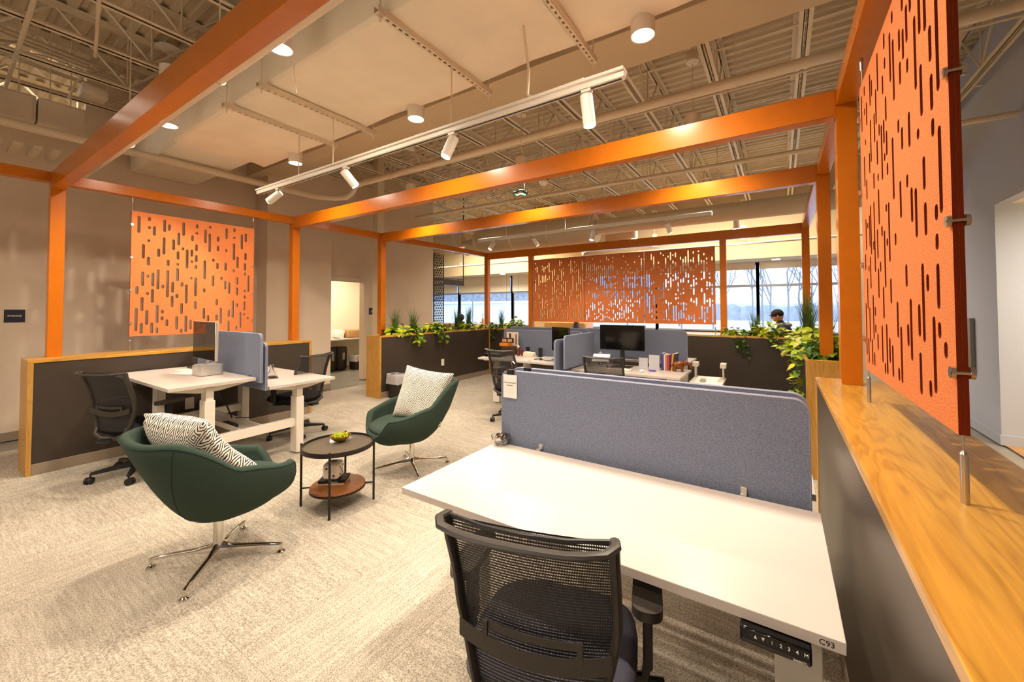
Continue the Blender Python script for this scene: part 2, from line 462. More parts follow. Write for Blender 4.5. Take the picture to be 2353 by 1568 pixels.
def plate(name, w, h, holes, th, mt, res=5, edge=None):
    """flat plate in XY (0..w, 0..h) with real slotted holes (cx, y0, y1, half width)"""
    cu = bpy.data.curves.new(name, 'CURVE'); cu.dimensions = '2D'; cu.fill_mode = 'BOTH'; cu.extrude = th/2
    def sp(pts):
        s = cu.splines.new('POLY'); s.points.add(len(pts)-1)
        for i, p in enumerate(pts): s.points[i].co = (p[0], p[1], 0, 1)
        s.use_cyclic_u = True
    sp([(0,0),(w,0),(w,h),(0,h)])
    for (cx, a, b, hw) in holes:
        a2, b2 = a+hw, max(b-hw, a+hw+1e-4); pts = []
        for i in range(res+1):
            t = PI*i/res; pts.append((cx+hw*math.cos(t), b2+hw*math.sin(t)))
        for i in range(res+1):
            t = PI+PI*i/res; pts.append((cx+hw*math.cos(t), a2+hw*math.sin(t)))
        sp(pts)
    tmp = bpy.data.objects.new(name, cu); C.objects.link(tmp)
    dg = bpy.context.evaluated_depsgraph_get()
    me = bpy.data.meshes.new_from_object(tmp.evaluated_get(dg))
    bpy.data.objects.remove(tmp); bpy.data.curves.remove(cu)
    me.materials.clear(); me.materials.append(mt); me.name = name
    if edge is not None:
        me.materials.append(edge)
        for p in me.polygons:
            if abs(p.normal.z) < .5: p.material_index = 1
    for p in me.polygons: p.use_smooth = False
    return me
def text_mesh(txt, size, mt, ext=.0006, align='CENTER', bold=0):
    cu = bpy.data.curves.new('text', 'FONT'); cu.body = txt; cu.size = size; cu.extrude = ext
    cu.align_x = align; cu.align_y = 'CENTER'; cu.offset = bold; cu.resolution_u = 2
    tmp = bpy.data.objects.new('text', cu); C.objects.link(tmp)
    dg = bpy.context.evaluated_depsgraph_get()
    me = bpy.data.meshes.new_from_object(tmp.evaluated_get(dg))
    bpy.data.objects.remove(tmp); bpy.data.curves.remove(cu)
    me.materials.clear(); me.materials.append(mt)
    return me
def put(o, M):
    o.matrix_basis = M; return o
def RZ(a): return Matrix.Rotation(a, 4, 'Z')
def RX(a): return Matrix.Rotation(a, 4, 'X')
def RY(a): return Matrix.Rotation(a, 4, 'Y')
def T(*p): return Matrix.Translation(Vector(p))
# a plate/text standing upright: X stays right, local Y -> world Z
FACE_NY = RX(PI/2)                      # readable when looking along +y
FACE_PX = RZ(PI/2) @ RX(PI/2)           # readable when looking along -x

# ================================================================== STRUCTURE
# floor: concrete slab with carpet tiles on it
g = G(); g.box((-14, -6, -.06), (5, 12.2, -.012))
floor = struct('floor', g, CONC)
g = G(); g.box((-6.9+.003, -1.9, -.011), (.8, 8.3, -.0065))
struct('carpet_backing', g, mat('carpet_joint', '#6b5b46', rough=1), floor)
TS = .61
g = G(); g.box((-TS/2+.0003, -TS/2+.0003, -.008), (TS/2-.0003, TS/2-.0003, 0), .0008)
tile_me = mk_mesh('carpet_tile', g, CARPET)
i = 0
x = -6.9 + TS/2
while x < .7:
    y = -1.6 + TS/2; j = 0
    while y < 7.7:
        t = link('carpet_tile', tile_me, floor)
        t.location = (x, y, 0)
        if random.random() < .12: t.rotation_euler = (0, 0, PI/2)
        y += TS; j += 1
    x += TS; i += 1

# left (storage) wall with doorway, pilaster, storage room
XW = -7.4
g = G()
g.box((XW-.12, -6, 0), (XW, 1.25, 3.62)); g.box((XW-.12, 1.25, 0), (XW, 4.57, 4.62)); g.box((XW-.12, 5.34, 0), (XW, 7.36, 4.62))
g.box((XW-.12, 4.57, 2.05), (XW, 5.34, 4.62))
struct('wall_left', g, WALL)
g = G(); g.box((XW, 3.27, 0), (-7.07, 4.40, 4.62)); struct('trim_1', g, WALL)
g = G(); g.box((XW, -6, 0), (XW+.012, 3.27, .10), .002); g.box((XW, 5.47, 0), (XW+.012, 7.36, .10), .002)
g.box((-7.07, 3.27, 0), (-7.058, 4.4, .10), .002); g.box((XW, 3.258, 0), (-7.058, 3.27, .10), .002)
struct('baseboard_left', g, BASEB)
door = struct('door_1', G().box((XW-.13, 5.33, 0), (XW+.03, 5.45, 2.09), .004).box((XW-.13, 4.48, 2.05), (XW+.03, 5.33, 2.13), .004), WALL)
g = G(); g.box((-9.72, 3.4, 0), (-9.6, 7.4, 2.8)); struct('wall_storage_back', g, CREAMW)
g = G(); g.box((-9.6, 7.28, 0), (XW-.12, 7.4, 2.8)); g.box((-9.6, 3.4, 0), (XW-.12, 3.52, 2.8)); struct('wall_storage_side', g, CREAMW)
g = G(); g.box((-9.72, 3.4, 2.8), (XW-.12, 7.4, 2.86)); struct('ceiling_storage', g, CREAMW)

# far-left wall of the hall, back wall outside frame, rear wall behind the camera
g = G(); g.box((-14, -6, 0), (-13.9, 12, 4.62)); struct('wall_far_left', g, WALL)
g = G(); g.box((-14, -6.1, 0), (5, -6, 4.62)); struct('wall_rear', g, WALL)

# right wall with opening into a lit office
g = G(); g.box((2.0, 6.52, 0), (2.35, 12, 4.62)); g.box((2.0, -6, 2.62), (2.12, 6.52, 4.62)); g.box((2.0, -6, 0), (2.12, 4.2, 2.62))
struct('wall_right', g, WALLR)
g = G(); g.box((1.985, 6.52, 0), (2.0, 12, .11), .002); g.box((1.985, 6.505, 0), (2.35, 6.52, .11), .002); struct('baseboard_right', g, WALLR)
g = G(); g.box((4.2, -1, 0), (4.3, 8, 2.7)); g.box((2.35, 7.4, 0), (4.2, 7.5, 2.7)); g.box((2.12, 3.9, 0), (4.2, 4.0, 2.7)); struct('wall_office', g, CREAMW)
g = G(); g.box((2.12, -1, 2.62), (4.3, 7.5, 2.7)); struct('ceiling_office', g, mat('white_ceiling_tile', '#e8e3d8', rough=.9))
g = G(); g.box((2.02, 4.2, 0), (4.2, 7.4, .004)); struct('floor_office', g, wood_mat('tan_plank_floor', '#c99a5a', '#9c6d33', 'Y', .4))
g = G(); g.box((1.955, 7.14, .70), (1.999, 7.28, 1.36), .006)
tag(obj('wall_cover', g, mat('pewter_cover', '#7f7b74', rough=.4)), 'tall grey cover box on the daylit bluish right wall', 'wall cover')
g = G(); g.box((1.96, 7.45, 2.00), (1.999, 7.56, 2.10), .006)
tag(obj('motion_sensor', g, mat('pewter_cover', '#7f7b74')), 'small grey sensor high on the daylit bluish right wall', 'sensor')

# ceiling: corrugated deck with joists
g = G(); y = -6.0; pr = []
while y < 12.2:
    pr += [(y, 4.66), (y+.06, 4.66), (y+.085, 4.70), (y+.125, 4.70)]; y += .15
vs = []; fs = []
for (yy, zz) in pr: vs += [(-14, yy, zz), (5, yy, zz)]
for i in range(len(pr)-1): fs.append((2*i, 2*i+1, 2*i+3, 2*i+2))
g.add(vs, fs)
ceil_o = struct('ceiling', g, CEILD, smooth=0)
g = G(); g.box((-14, -6, 4.72), (5, 12.2, 4.76)); struct('roof_slab', g, CEILD, ceil_o)
def joist(y0, y1):
    g = G()
    for s in (-1, 1):
        g.box((s*.012, y0, 4.0), (s*.052, y1, 4.008)); g.box((s*.012, y0, 4.0), (s*.018, y1, 4.04))
        g.box((s*.012, y0, 4.652), (s*.06, y1, 4.66)); g.box((s*.012, y0, 4.60), (s*.02, y1, 4.655))
    n = max(1, round((y1-y0)/1.1)); st = (y1-y0)/n
    for k in range(n):
        a = y0 + k*st
        g.tube([(0, a, 4.63), (0, a+st/2, 4.03)], .013, 6); g.tube([(0, a+st/2, 4.03), (0, a+st, 4.63)], .013, 6)
        g.tube([(0, a+st/2, 4.63), (0, a+st/2, 4.03)], .009, 5)
    return g
jA = mk_mesh('joist', joist(-5.9, 3.05), PIPE); jB = mk_mesh('joist', joist(3.6, 10.9), PIPE)
JX = [.23 - .807*k for k in range(-4, 17)]
for x in JX:
    a = link('joist', jA, ceil_o); a.location = (x, 0, 0)
    if x > -9: b = link('joist', jB, ceil_o); b.location = (x, 0, 0)
g = G(); g.box((-14, 3.1, 3.70), (2.0, 3.6, 4.66), .004)
struct('girder', g, mat('cream_girder', '#cfba98', rough=.7), ceil_o)
# bridging angles and loose conduits strung across the joists
g = G()
for y in (-.6, 1.9, 5.0, 6.7, 8.6): g.box((-10, y, 4.045), (2.0, y+.03, 4.05)); g.box((-10, y+.25, 4.58), (2.0, y+.28, 4.59))
struct('bridging', g, PIPE, ceil_o)
rnd = random.Random(5)
for k in range(16):
    y = rnd.uniform(3.8, 7.6); z = rnd.uniform(4.12, 4.5); x0 = rnd.uniform(-8, -3); pts = []
    for i in range(26):
        xx = x0 + i*(1.6-x0)/25
        pts.append((xx, y + .12*math.sin(xx*1.7+k), z - .06*abs(math.sin((xx-JX[0])*PI/.807/2)) + .03*math.sin(xx*3+k)))
    struct('cable', G().tube(pts, .006, 5), CEIL, ceil_o)

# back zone: bulkhead, soffit, window wall
g = G(); g.box((-13.9, 10.97, 2.66), (2.0, 12, 4.62)); struct('wall_bulkhead', g, BEIGEW)
WX = [-13.2, -10.65, -8.11, -5.56, -3.02, -.47, 2.0]
def windows():
    for k in range(len(WX)-1):
        x0, x1 = WX[k], WX[k+1]
        g = G()
        g.box((x0-.035, 12, .86), (x0+.035, 12.1, 2.66)); g.box((x1-.035, 12, .86), (x1+.035, 12.1, 2.66))
        g.box((x0, 12, 2.03), (x1, 12.1, 2.09)); g.box((x0, 12, .83), (x1, 12.1, .90)); g.box((x0, 12, 2.60), (x1, 12.1, 2.66))
        w = struct('window_%d' % (k+1), g, MULL)
        gl = G(); gl.box((x0+.035, 12.045, .9), (x1-.035, 12.051, 2.03)); gl.box((x0+.035, 12.045, 2.09), (x1-.035, 12.051, 2.6))
        pm = bpy.data.materials.get('window_pane')
        if pm is None:
            pm = bpy.data.materials.new('window_pane'); pm.use_nodes = True
            n = pm.node_tree.nodes; l = pm.node_tree.links; b = n['Principled BSDF']
            b.inputs['Roughness'].default_value = .02; b.inputs['Base Color'].default_value = (.9, .95, 1, 1)
            tr = n.new('ShaderNodeBsdfTransparent'); tr.inputs[0].default_value = (.93, .97, 1, 1)
            ms = n.new('ShaderNodeMixShader'); ms.inputs[0].default_value = .93
            l.new(b.outputs[0], ms.inputs[1]); l.new(tr.outputs[0], ms.inputs[2]); l.new(ms.outputs[0], n['Material Output'].inputs[0])
        struct('pane', gl, pm, w)
        zb = 2.115 if x1 < -5 else 2.50
        sh = G(); sh.box((x0+.05, 11.95, zb), (x1-.05, 11.955, 2.66)); sh.box((x0+.05, 11.94, zb-.02), (x1-.05, 11.965, zb))
        tag(obj('roller_shade', sh, SHADE), ('white roller shade pulled halfway down over a lobby window' if x1 < -5 else 'white roller shade rolled nearly up at the top of a far window'), 'shade', 'lowered lobby shades' if x1 < -5 else 'raised window shades')
windows()
g = G(); g.box((-13.9, 12, 0), (2.0, 12.12, .86)); struct('wall_sill', g, BEIGEW)
g = G(); g.box((-6.35, 10.6, 0), (-4.75, 10.75, 4.62)); struct('trim_2', g, mat('tan_column', '#b99a6e', rough=.8))
g = G(); g.box((1.2, 9.9, 0), (2.0, 10.1, 4.62)); struct('wall_back_stub', g, WALL)
# soffit downlights
for k, (x, y) in enumerate(((-.06, 11.5), (-7.95, 11.2), (-5.3, 11.3), (-2.7, 11.4))):
    if k in (0, 1): tag(obj('recessed_light', G().cyl((x, y, 2.655), (x, y, 2.662), .09, n=20), LENS), 'round recessed soffit light above the %s windows' % ('right hand' if k == 0 else 'lobby'), 'ceiling light')
    lamp('SPOT', 'soffit_lamp', (x, y, 2.64), 18, WARM2, (x, y, 0), .06, 2.4, .5)

# ================================================================== outside
g = G(); g.box((-90, 12.3, -.6), (70, 160, -.5)); struct('ground', g, SNOW)
def ridge(name, y, x0, x1, h0, h1, mt, seed, step=1.2):
    r = random.Random(seed); g = G(); pts = []; x = x0
    while x <= x1: pts.append((x, r.uniform(h0, h1))); x += step
    vs = []; fs = []
    for (x, h) in pts: vs += [(x, y, -.5), (x, y+r.uniform(-1, 1), h), (x, y+6, h*.6), (x, y+8, -.5)]
    for i in range(len(pts)-1):
        for k in range(3): fs.append((4*i+k, 4*i+4+k, 4*i+5+k, 4*i+1+k))
    g.add(vs, fs); return tag(obj(name, g, mt), kind='structure')
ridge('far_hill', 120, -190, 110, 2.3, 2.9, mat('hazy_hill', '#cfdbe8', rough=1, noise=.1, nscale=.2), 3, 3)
ridge('woodland', 62, -130, -16, 15, 21, mat('hazy_winter_woods', '#8c99ac', rough=1, noise=.35, nscale=1.6), 4, 1.0)  # haze over the woods painted into their blue-grey colour
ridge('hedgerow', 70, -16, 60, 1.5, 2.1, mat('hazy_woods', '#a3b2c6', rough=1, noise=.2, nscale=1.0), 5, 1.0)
g = G(); g.box((-60, 38, -.5), (-14, 46, 2.0), .1); g.box((-60.5, 37.6, 2.0), (-13.5, 46.4, 2.3), .05)
b = tag(obj('low_building', g, mat('pale_siding', '#dfe4ea', rough=.9)), 'long low white building beyond the lobby windows', 'building')
def bare_tree(seed, h):
    r = random.Random(seed); g = G()
    def br(p, d, ln, rad, lv):
        q = p + d*ln
        g.tube([p, p + d*ln*.5 + Vector((r.uniform(-.05,.05), r.uniform(-.05,.05), 0))*ln, q], [rad, rad*.8, rad*.55], 5 if lv < 2 else 4, caps=False)
        if lv >= 4: return
        for k in range(4 if lv < 1 else 3):
            a = r.uniform(.25, .65); t = r.uniform(0, 2*PI)
            dd = (d + a*Vector((math.cos(t), math.sin(t), r.uniform(-.1,.35)))).normalized()
            br(p + d*ln*r.uniform(.55, 1), dd, ln*r.uniform(.5, .72), rad*.5, lv+1)
    br(Vector((0,0,0)), Vector((0,0,1)), h*.42, h*.008, 0)
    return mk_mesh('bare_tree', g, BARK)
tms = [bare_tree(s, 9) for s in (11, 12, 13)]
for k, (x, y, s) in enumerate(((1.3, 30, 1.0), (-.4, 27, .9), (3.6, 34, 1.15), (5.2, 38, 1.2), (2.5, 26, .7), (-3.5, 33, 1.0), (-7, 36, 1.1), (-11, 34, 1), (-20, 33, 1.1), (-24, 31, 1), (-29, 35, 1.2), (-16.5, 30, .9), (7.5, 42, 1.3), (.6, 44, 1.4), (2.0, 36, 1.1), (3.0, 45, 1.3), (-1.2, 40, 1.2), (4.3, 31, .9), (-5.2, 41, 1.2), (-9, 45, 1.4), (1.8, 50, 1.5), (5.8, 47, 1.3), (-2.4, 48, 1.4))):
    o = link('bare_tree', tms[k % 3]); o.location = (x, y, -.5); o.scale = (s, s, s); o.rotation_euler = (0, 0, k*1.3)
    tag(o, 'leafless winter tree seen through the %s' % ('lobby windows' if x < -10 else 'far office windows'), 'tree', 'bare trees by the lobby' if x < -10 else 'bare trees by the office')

# ================================================================== LOW WALLS AND PLANTERS
ZC = 1.04
def low_wall(name, label, x0, x1, y0, y1, face, planter=False, endA=True, endB=True, cat='low wall'):
    """axis-aligned low wall; face = list of visible sides; wood cap + wood ends + charcoal sides + baseboards"""
    t = thing(name, label, cat, ((x0+x1)/2, (y0+y1)/2, 0))
    alongy = (y1-y0) > (x1-x0)
    cm = CAPW if alongy else CAPX
    e = .035
    ea = e if endA else 0; eb = e if endB else 0
    zt = ZC
    if not planter:
        g = G(); g.box((x0, y0, zt-.03), (x1, y1, zt), .0025); obj('cap', g, cm, t)
    else:
        w = .022
        g = G(); g.box((x0, y0, zt-.03), (x0+w, y1, zt), .002); g.box((x1-w, y0, zt-.03), (x1, y1, zt), .002)
        g.box((x0+w, y0, zt-.03), (x1-w, y0+w, zt), .002); g.box((x0+w, y1-w, zt-.03), (x1-w, y1, zt), .002)
        obj('rim', g, cm, t)
        g = G(); g.box((x0+w, y0+w, zt-.12), (x1-w, y1-w, zt-.07)); obj('soil', g, SOIL, t)
    if alongy:
        if endA: obj('end_panel', G().box((x0, y0, 0), (x1, y0+e, zt-.03), .002), ENDW, t)
        if endB: obj('end_panel', G().box((x0, y1-e, 0), (x1, y1, zt-.03), .002), ENDW, t)
        obj('side_panel', G().box((x0+.006, y0+ea, .10), (x0+.02, y1-eb, zt-.03), .001), DARKP, t)
        obj('side_panel', G().box((x1-.02, y0+ea, .10), (x1-.006, y1-eb, zt-.03), .001), DARKP, t)
        obj('baseboard', G().box((x0+.002, y0+ea, 0), (x0+.012, y1-eb, .10), .002), BASEB, t)
        obj('baseboard', G().box((x1-.012, y0+ea, 0), (x1-.002, y1-eb, .10), .002), BASEB, t)
    else:
        if endA: obj('end_panel', G().box((x0, y0, 0), (x0+e, y1, zt-.03), .002), ENDW, t)
        if endB: obj('end_panel', G().box((x1-e, y0, 0), (x1, y1, zt-.03), .002), ENDW, t)
        obj('side_panel', G().box((x0+ea, y0+.006, .10), (x1-eb, y0+.02, zt-.03), .001), DARKP, t)
        obj('side_panel', G().box((x0+ea, y1-.02, .10), (x1-eb, y1-.006, zt-.03), .001), DARKP, t)
        obj('baseboard', G().box((x0+ea, y0+.002, 0), (x1-eb, y0+.012, .10), .002), BASEB, t)
        obj('baseboard', G().box((x0+ea, y1-.012, 0), (x1-eb, y1-.002, .10), .002), BASEB, t)
    return t
low_wall('partition', 'low charcoal partition with oak cap and end, below the left orange screen', -6.05, -5.67, .638, 3.24, 1)
led = low_wall('partition', 'low partition with wide golden oak ledge in the right foreground', .19, .575, -.9, 3.29, 1)
low_wall('planter', 'long charcoal planter with oak end beside the doorway, full of greenery', -5.93, -5.58, 4.34, 7.36, 1, True, cat='planter')
low_wall('planter', 'oak-ended planter behind the right ledge, overflowing with lime vines', .185, .56, 4.345, 7.36, 1, True, endB=False, cat='planter')
low_wall('planter', 'charcoal planter across the back left under the windows', -5.93, -4.74, 7.362, 7.90, 1, True, endA=False, endB=False, cat='planter')
low_wall('partition', 'charcoal partition across the back below the three orange screens', -4.738, -.872, 7.362, 7.90, 1, endA=False, endB=False)
low_wall('planter', 'charcoal planter across the back right beside the orange window post', -.87, .56, 7.362, 7.90, 1, True, endA=False, cat='planter')
# outlets
tag(obj('outlet', G().box((-5.5855, 5.78, .37), (-5.574, 5.86, .50), .003), WHITEM), 'white outlet plate on the charcoal planter behind the cushion', 'outlet')
tag(obj('outlet', G().box((.182, 1.0, .12), (.191, 1.08, .24), .003), BLACKG) if False else obj('outlet', G().box((-5.672, 1.78, .36), (-5.66, 1.86, .49), .003), WHITEM), 'outlet plate on the left charcoal partition under the raised desk', 'outlet')

# ================================================================== ORANGE FRAME
fr = thing('pergola_frame', 'orange steel frame of posts and beams over the desks', 'frame', (-2.8, 4.2, ZC))
XL, XR, PW = -5.99, .304, .10
Y0, Y1, Y2, Y3 = .775, 3.07, 4.60, 7.67
ZA, ZB, ZTOP = 2.727, 2.665, 2.826
for y in (Y0, Y1, Y2, Y3):
    for x in (XL, XR):
        obj('post', G().box((x, y, ZC), (x+PW, y+PW, ZA), .002), ORANGE, fr)
for x in (-4.74, -.86):
    obj('post', G().box((x, Y3, ZC), (x+PW, Y3+PW, ZB), .002), ORANGE, fr)
obj('post', G().box((XR, -2.2, ZC-1.04+1.04), (XR+PW, -2.1, ZA), .002), ORANGE, fr) if False else None
for x in (XL, XR):
    obj('beam', G().box((x-(.0 if x < 0 else .0), -2.2, ZA), (x+PW, Y3+PW, ZTOP), .002), ORANGE, fr)
for y in (Y0, Y1, Y2, Y3):
    obj('beam', G().box((XL+PW, y, ZB), (XR, y+PW-.01, ZTOP+.001), .002), ORANGE, fr)
bolt = G()
# ================================================================== HANGING FELT SCREENS
SL = [(1.422,2.339,2.526),(1.508,2.484,2.531),(1.510,2.392,2.428),(1.553,2.327,2.437),(1.642,2.383,2.527),(1.684,2.404,2.477),(1.817,2.366,2.525),(1.773,2.246,2.396),(1.727,2.184,2.310),(1.640,2.124,2.322),(1.507,2.247,2.279),(1.463,2.058,2.220),(1.594,2.090,2.185),(1.507,1.985,2.082),(1.680,1.993,2.068),(1.815,2.192,2.227),(1.904,2.314,2.384),(1.947,2.472,2.526),(1.946,2.399,2.428),(1.945,2.198,2.281),(1.945,2.066,2.149),(1.769,2.077,2.174),(1.856,1.978,2.207),(1.900,2.127,2.211),(1.903,2.050,2.080),(1.768,2.005,2.037),(1.942,1.980,2.030),(1.768,1.822,1.976),(1.678,1.631,1.946),(1.593,1.720,1.947),(1.548,1.755,1.909),(1.504,1.847,1.884),(1.461,1.754,1.911),(1.416,1.662,1.751),(1.636,1.731,1.776),(1.724,1.686,1.814),(1.811,1.762,1.816),(1.766,1.623,1.675),(1.504,1.653,1.688),(1.547,1.568,1.723),(1.460,1.475,1.631),(1.414,1.256,1.511),(1.502,1.321,1.488),(1.458,1.226,1.346),(1.546,1.226,1.347),(1.590,1.337,1.544),(1.590,1.224,1.290),(1.636,1.445,1.490),(1.635,1.368,1.414),(1.678,1.300,1.379),(1.722,1.518,1.651),(1.767,1.258,1.414),(1.811,1.437,1.568),(1.810,1.215,1.266),(1.854,1.561,1.789),(1.854,1.224,1.419),(1.898,1.849,1.881),(1.942,1.650,1.879),(1.942,1.494,1.593),(1.898,1.252,1.371),(1.942,1.250,1.348),(2.034,2.306,2.476),(2.080,2.494,2.527),(2.078,2.203,2.431),(2.166,2.342,2.410),(2.166,2.224,2.292),(2.031,1.862,2.093),(2.120,2.085,2.124),(2.164,1.997,2.074),(2.030,1.700,1.749),(2.119,1.781,1.913),(2.030,1.373,1.509),(2.074,1.213,1.420),(2.162,1.545,1.622),(2.162,1.354,1.429),(2.206,1.309,1.511),(2.257,2.390,2.526),(2.256,2.224,2.261),(2.252,1.983,2.084),(2.208,1.862,1.908),(2.251,1.744,1.855),(2.294,1.687,1.840),(2.294,1.393,1.489),(2.293,1.201,1.348),(2.345,2.494,2.541),(2.346,2.405,2.432),(2.343,2.128,2.345),(2.342,1.969,2.008),(2.338,1.381,1.607),(2.384,1.521,1.570),(2.386,2.026,2.176),(2.383,1.812,1.909),(2.382,1.670,1.776),(2.380,1.229,1.278),(2.432,2.279,2.475),(2.476,2.379,2.493),(2.478,2.141,2.235),(2.472,2.000,2.099),(2.473,1.934,1.978),(2.471,1.714,1.750),(2.471,1.631,1.673),(2.470,1.477,1.595),(2.468,1.409,1.444),(2.426,1.249,1.456),(2.514,1.721,1.942),(2.512,1.356,1.391)]
SR = [(1.880,2.500,2.543),(1.616,2.141,2.362),(1.480,2.154,2.252),(2.010,2.478,2.540),(1.922,2.310,2.491),(1.791,2.351,2.426),(1.876,2.222,2.441),(2.007,2.400,2.445),(1.789,2.238,2.315),(1.701,2.234,2.280),(2.138,2.375,2.533),(2.050,2.323,2.397),(1.567,2.042,2.192),(1.478,2.022,2.120),(2.006,2.200,2.296),(2.182,2.255,2.405),(2.299,2.383,2.525),(2.263,2.410,2.483),(2.429,2.485,2.532),(2.386,2.330,2.439),(2.510,2.344,2.521),(2.430,2.394,2.429),(1.828,2.089,2.137),(1.784,2.018,2.094),(1.698,1.998,2.109),(1.607,1.989,2.022),(1.475,1.950,2.000),(1.426,1.737,1.961),(2.304,2.136,2.325),(2.221,2.194,2.320),(2.129,2.189,2.238),(2.090,1.999,2.219),(2.047,2.129,2.223),(2.005,2.069,2.164),(2.175,2.084,2.188),(2.043,2.060,2.092),(2.430,2.253,2.283),(1.914,1.882,2.106),(1.560,1.829,1.925),(2.342,2.097,2.190),(2.466,2.067,2.214),(2.001,1.994,2.042),(1.736,1.880,1.923),(2.256,2.004,2.076),(2.170,2.015,2.049),(2.422,1.996,2.092),(1.822,1.798,1.926),(1.690,1.760,1.870),(1.646,1.707,1.857),(2.170,1.837,1.984),(1.557,1.699,1.794),(1.465,1.725,1.769),(2.038,1.862,1.894),(1.998,1.667,1.892),(2.270,1.649,1.956),(2.346,1.732,1.955),(2.464,1.766,1.916),(2.422,1.861,1.890),(2.377,1.769,1.916),(2.294,1.747,1.787),(2.210,1.700,1.826),(2.122,1.780,1.826),(2.080,1.574,1.799),(2.036,1.730,1.763),(1.906,1.716,1.762),(1.466,1.648,1.692),(2.496,1.674,1.753),(2.415,1.663,1.693),(2.376,1.581,1.730),(2.165,1.642,1.686),(2.208,1.535,1.662),(1.774,1.564,1.640),(1.993,1.511,1.607),(1.598,1.398,1.626),(1.554,1.542,1.592),(1.466,1.494,1.614),(2.460,1.489,1.637),(2.122,1.452,1.582),(1.902,1.391,1.520),(1.732,1.330,1.527),(1.642,1.411,1.509),(2.335,1.354,1.554),(2.294,1.460,1.502),(2.511,1.272,1.521),(2.420,1.339,1.499),(1.770,1.372,1.446),(1.509,1.268,1.475),(1.465,1.418,1.461),(2.294,1.385,1.426),(2.251,1.317,1.389),(2.163,1.274,1.427),(2.081,1.238,1.435),(2.035,1.287,1.385),(1.860,1.239,1.434),(1.990,1.241,1.360),(1.422,1.370,1.413),(2.464,1.239,1.358),(2.377,1.240,1.358),(2.332,1.240,1.302),(2.120,1.235,1.280),(1.902,1.241,1.289),(1.641,1.241,1.366),(1.552,1.250,1.298)]
def rand_slots(seed):
    r = random.Random(seed); out = []
    for c in range(27):
        cx = .042 + c*.0436; z = 1.20 + .03 + r.uniform(0, .08)
        while True:
            ln = min(.33, max(.035, r.expovariate(1/.12))) if r.random() < .8 else r.uniform(.03, .05)
            if z + ln > 2.545: break
            if r.random() < .80: out.append((cx, z, z+ln))
            z += ln + r.uniform(.03, .11) + (r.uniform(0, .2) if r.random() < .3 else 0)
    return out
def felt_screen(label, M, slots, W=1.217, group=None, clips=(1.345, 1.704, 2.063, 2.423), cables=(0, 1), Zb=1.20, Zt=2.575):
    """M maps local (x along width, y = 0 mid thickness, z height) to world. slots in (x from left, z0, z1)"""
    t = thing('felt_screen', label, 'screen', tuple(M @ Vector((W/2, 0, ZC))), 0, group)
    holes = [(x, a-Zb, b-Zb, .0125) for x, a, b in slots]
    me = plate('felt_sheet', W, Zt-Zb, holes, .0092, FELT, edge=FELTD)
    for s in (-1, 1):
        o = link('felt_sheet', me, t, True)
        put(o, M @ T(0, s*.0052, Zb) @ RX(PI/2))
    for x in ((.008, W-.008)[k] for k in cables):
        sgn = 0
        obj('cable', G().tube([M @ Vector((x, 0, ZC+.11)), M @ Vector((x, 0, 2.69))], .0018, 6), BRUSH, t)
        obj('cable_anchor', G().cyl(M @ Vector((x, 0, ZC)), M @ Vector((x, 0, ZC+.115)), .008, n=16).cyl(M @ Vector((x, 0, ZC+.115)), M @ Vector((x, 0, ZC+.122)), .008, .004, n=16), BRUSH, t)
        obj('cable_anchor', G().cyl(M @ Vector((x, 0, 2.665)), M @ Vector((x, 0, 2.727)), .007, n=12), BRUSH, t)
        for z in clips:
            e = -.012 if x < W/2 else .012
            obj('clip', G().cyl(M @ Vector((x+e*.3, -.020, z)), M @ Vector((x+e*.3, -.012, z)), .014, n=16).cyl(M @ Vector((x+e*.3, .012, z)), M @ Vector((x+e*.3, .020, z)), .014, n=16).cyl(M @ Vector((x+e, -.02, z)), M @ Vector((x+e, .02, z)), .004, n=8), BRUSH, t)
    return t
# left: plane x = -5.94 seen from +x ; local x -> world y, local y -> world -x
ML = T(-5.94, 1.362, 0) @ RZ(PI/2)
felt_screen('orange slotted felt screen hanging above the left partition', ML, [(y-1.362, a, b) for y, a, b in SL])
MR = T(.357, 1.353, 0) @ RZ(PI/2)
SR2 = SR + [(1.425, 2.05, 2.30), (1.425, 2.36, 2.50), (1.518, 2.26, 2.40), (1.567, 2.28, 2.46), (1.655, 2.40, 2.53), (1.745, 2.46, 2.52), (1.70, 2.33, 2.45), (1.745, 2.30, 2.40), (1.52, 2.45, 2.53)]
felt_screen('large orange slotted felt screen hanging over the right ledge in the foreground', MR, [(y-1.353, a, b) for y, a, b in SR2], W=1.21)
for k, (x0, lb) in enumerate(((-4.625, 'leftmost of the three orange slotted felt screens in front of the far windows'), (-3.395, 'middle of the three orange slotted felt screens, behind the black monitors'), (-2.16, 'rightmost of the three far orange felt screens, next to the orange window post'))):
    felt_screen(lb, T(x0, 7.72, 0), rand_slots(20+k), W=1.222, group=None)

